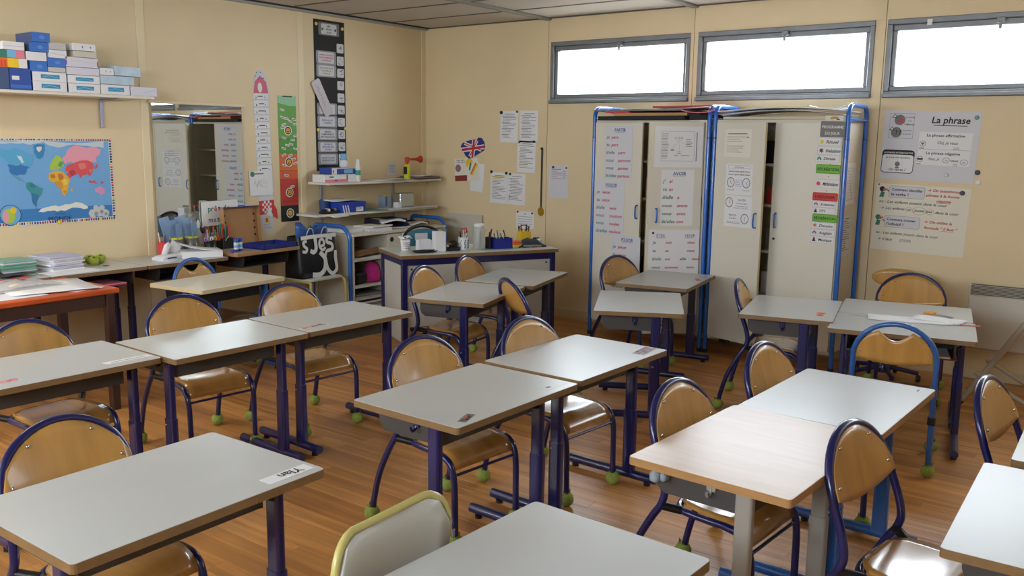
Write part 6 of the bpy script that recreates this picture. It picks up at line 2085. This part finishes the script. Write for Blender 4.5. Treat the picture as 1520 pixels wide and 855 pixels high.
for k, (m_, th) in enumerate(((mat('pale_green_note', (160, 200, 160), rough=.7), .012), (YEL, .014), (ORG, .012), (mat('coral_note', (226, 88, 60), rough=.7), .016))):
    z_ = (0, .012, .026, .038)[k]
    MB().box((.003 * k, -.004 * k, z_ + th / 2), (.07, .085, th - .0005), .001).obj('note_block', m_, t)
t = thing('black_pouch', 'dark soft pencil pouch lying behind the sticky notes', 'pouch', tt(-4.05, 5.66), TT, TG)
MB().sheet([[(-.07 + .14 * i / 6, -.12 + .24 * j / 9, .012 + .055 * sin(pi * i / 6) * sin(pi * j / 9) ** .7 + .006 * sin(j * 2.1)) for j in range(10)] for i in range(7)], .012).obj('pouch_body', mat('charcoal_cloth', (44, 48, 54), rough=.8), t)
MB().box((.062, 0, .012), (.02, .16, .016), .004).obj('hem', GRYC, t)
t = thing('yellow_pot', 'yellow square pot with dark glasses and pens at the back of the teacher table', 'pot', tt(-4.20, 5.80), TT, TG)
MB().prism(rrect(-.04, -.045, .04, .045, .006), 0, .10).obj('pot_body', YEL, t)
for k in range(5):
    MB().tube([(-.02 + .01 * k, -.03 + .014 * k, .06), (-.02 + .012 * k, -.04 + .018 * k, .145 + .01 * (k % 2))], .005, 6).obj('pen', (INK, BRN, WHT, INK, BRN)[k], t)
MB().tube([(.0 + .01 * cos(a), .0 + .035 * cos(a), .13 + .02 * sin(a)) for a in [2 * pi * i / 14 for i in range(14)]], .004, 6, closed=True).obj('glasses_rim', BRN, t)
slab('paper_sheet', 'white papers at the back of the teacher table', 'paper', (-4.30, 5.66, TZ), (.22, .32, .010), PAPER, -20, bend=.008, group=TG)
tag(MB().prism(rrect(-.02, -.02, .02, .02, .005), 0, .055).obj('ink_pot', BLACKP, None, tt(-4.10, 5.83)), 'small black square pot near the corner of the teacher table', 'pot', TG)
t = thing('pink_scissors', 'coral scissors lying at the end of the teacher table', 'scissors', tt(-3.985, 5.70), TT, TG)
for e in (-1, 1):
    MB().tube([(.016 * e + .014 * cos(a), -.03 + .022 * sin(a), .008) for a in [2 * pi * i / 14 for i in range(14)]], .006, 6, closed=True).obj('handle_ring', mat('coral_plastic', (222, 92, 80), rough=.4), t)
MB().box((0, .04, .006), (.012, .09, .003), .001).obj('blade', CHROME, t)
tag(MB().ball((0, 0, .03), .03, 12, sq=(1, 1.2, 1)).obj('tape_roll', BX_P, None, tt(-4.02, 5.745)), 'pale blue rounded thing beside the coral scissors', 'roll', TG)

# teal office chair behind the teacher table
t = thing('office_chair', 'teal upholstered chair with a black rim behind the teacher table', 'chair', (-4.90, 5.40, 0), radians(-10))
TEALF = mat('teal_fabric', (52, 112, 132), rough=.85, noise=(60, .1))
g = [[(-.02 - .05 * (1 - (j / 4 - 1) ** 2), -.20 + .4 * j / 8, .44 + .40 * i / 8 - .06 * abs(j / 4 - 1) ** 3 * (i / 8)) for j in range(9)] for i in range(9)]
MB().sheet(g, .04).obj('backrest', TEALF, t)
MB().tube([(-.03 - .05 * sin(a), -.215 * cos(a), .62 + .245 * sin(a) ** .6) for a in [pi * i / 16 for i in range(17)]], .014, 8).obj('rim', BLACKP, t)
MB().prism(rrect(-.02, -.21, .40, .21, .06), .40, .45).obj('seat', TEALF, t)
MB().lathe([(.03, .06), (.025, .40)], (.19, 0, 0), 12).obj('column', BLACKP, t)
for k in range(5):
    a = 2 * pi * k / 5
    l = MB().tube([(.19, 0, .08), (.19 + .24 * cos(a), .24 * sin(a), .055)], .018, 8).obj('leg', BLACKP, t)
    MB().ball((.19 + .24 * cos(a), .24 * sin(a), .026), .026, 10).obj('caster', BLACKP, l)

# ---- on the desks by the heater
slab('paper_sheet', 'crumpled white sheet lying across the two desks by the heater', 'paper', (-1.10, 5.13, .6255), (.42, .17, .001), PAPER, 16, bend=.004, n=12)
slab('paper_sheet', 'second white sheet beside the scissors, overlapping the first', 'paper', (-.97, 5.22, .6275), (.26, .16, .001), PAPER, -6, bend=.003)
t = thing('scissors', 'scissors with yellow handles lying on the far desk by the heater', 'scissors', (-1.0, 5.395, .6205), radians(-22))
for e in (-1, 1):
    MB().tube([(-.055 + .026 * cos(a), .016 * e + .013 * sin(a), .007) for a in [2 * pi * i / 14 for i in range(14)]], .0055, 6, closed=True).obj('handle_ring', mat('amber_plastic', (226, 160, 40), rough=.4), t)
    MB().box((.035, .003 * e, .005 + .001 * e), (.10, .011, .002), .0005, M=Matrix.Rotation(.05 * e, 4, 'Z')).obj('blade', CHROME, t)
tag(MB().tube([(-.05, 0, .004), (.06, .012, .004)], .004, 6).obj('coloured_pencil', mat('pink_pencil', (206, 120, 110), rough=.5), None, (-.81, 5.15, .6245), .1), 'pinkish pencil at the end of the white sheets', 'pencil')
a_ = radians(100.6)
for lx, ly, z, w, rz, m, lb in ((-.10, .14, .509, .24, 4, mat('dark_teal_cover', (40, 62, 70), rough=.5), 'dark exercise book in the open desk tray, under the others'), (-.13, .10, .518, .22, -10, mat('pink_grey_cover', (190, 160, 160), rough=.6), 'pinkish exercise book slanting in the open desk tray'),
                             (-.11, -.14, .509, .25, 2, mat('rust_cover', (110, 58, 48), rough=.5), 'rust-coloured exercise book in the open desk tray'), (-.12, -.12, .518, .22, 5, PAPER2, 'pale exercise book on the rust-coloured one')):
    x, y = -1.088 + lx * cos(a_) - ly * sin(a_), 4.937 + lx * sin(a_) + ly * cos(a_)
    slab('exercise_book', lb, 'notebook', (x, y, z), (.21, w, .008), m, 100 + rz, group='exercise books in the open tray')
cr = MB()
for k in range(6):
    cr.ball((.012 * sin(k * 2.1), .014 * cos(k * 1.7), .012 * sin(k * 3.1)), .014 + .003 * (k % 3), 6, sq=(1, .8, .9))
o = tag(cr.obj('crumpled_paper', mat('bluish_tissue', (150, 160, 168), rough=.8), None, (-1.145, 2.292, .585)), 'crumpled bluish paper stuffed in the tray of the birch-topped desk', 'paper')

# leftovers that carry a label but sit inside others keep their own id
for o in list(bpy.data.objects):
    if o.parent is not None and 'category' in o:
        del o['category']
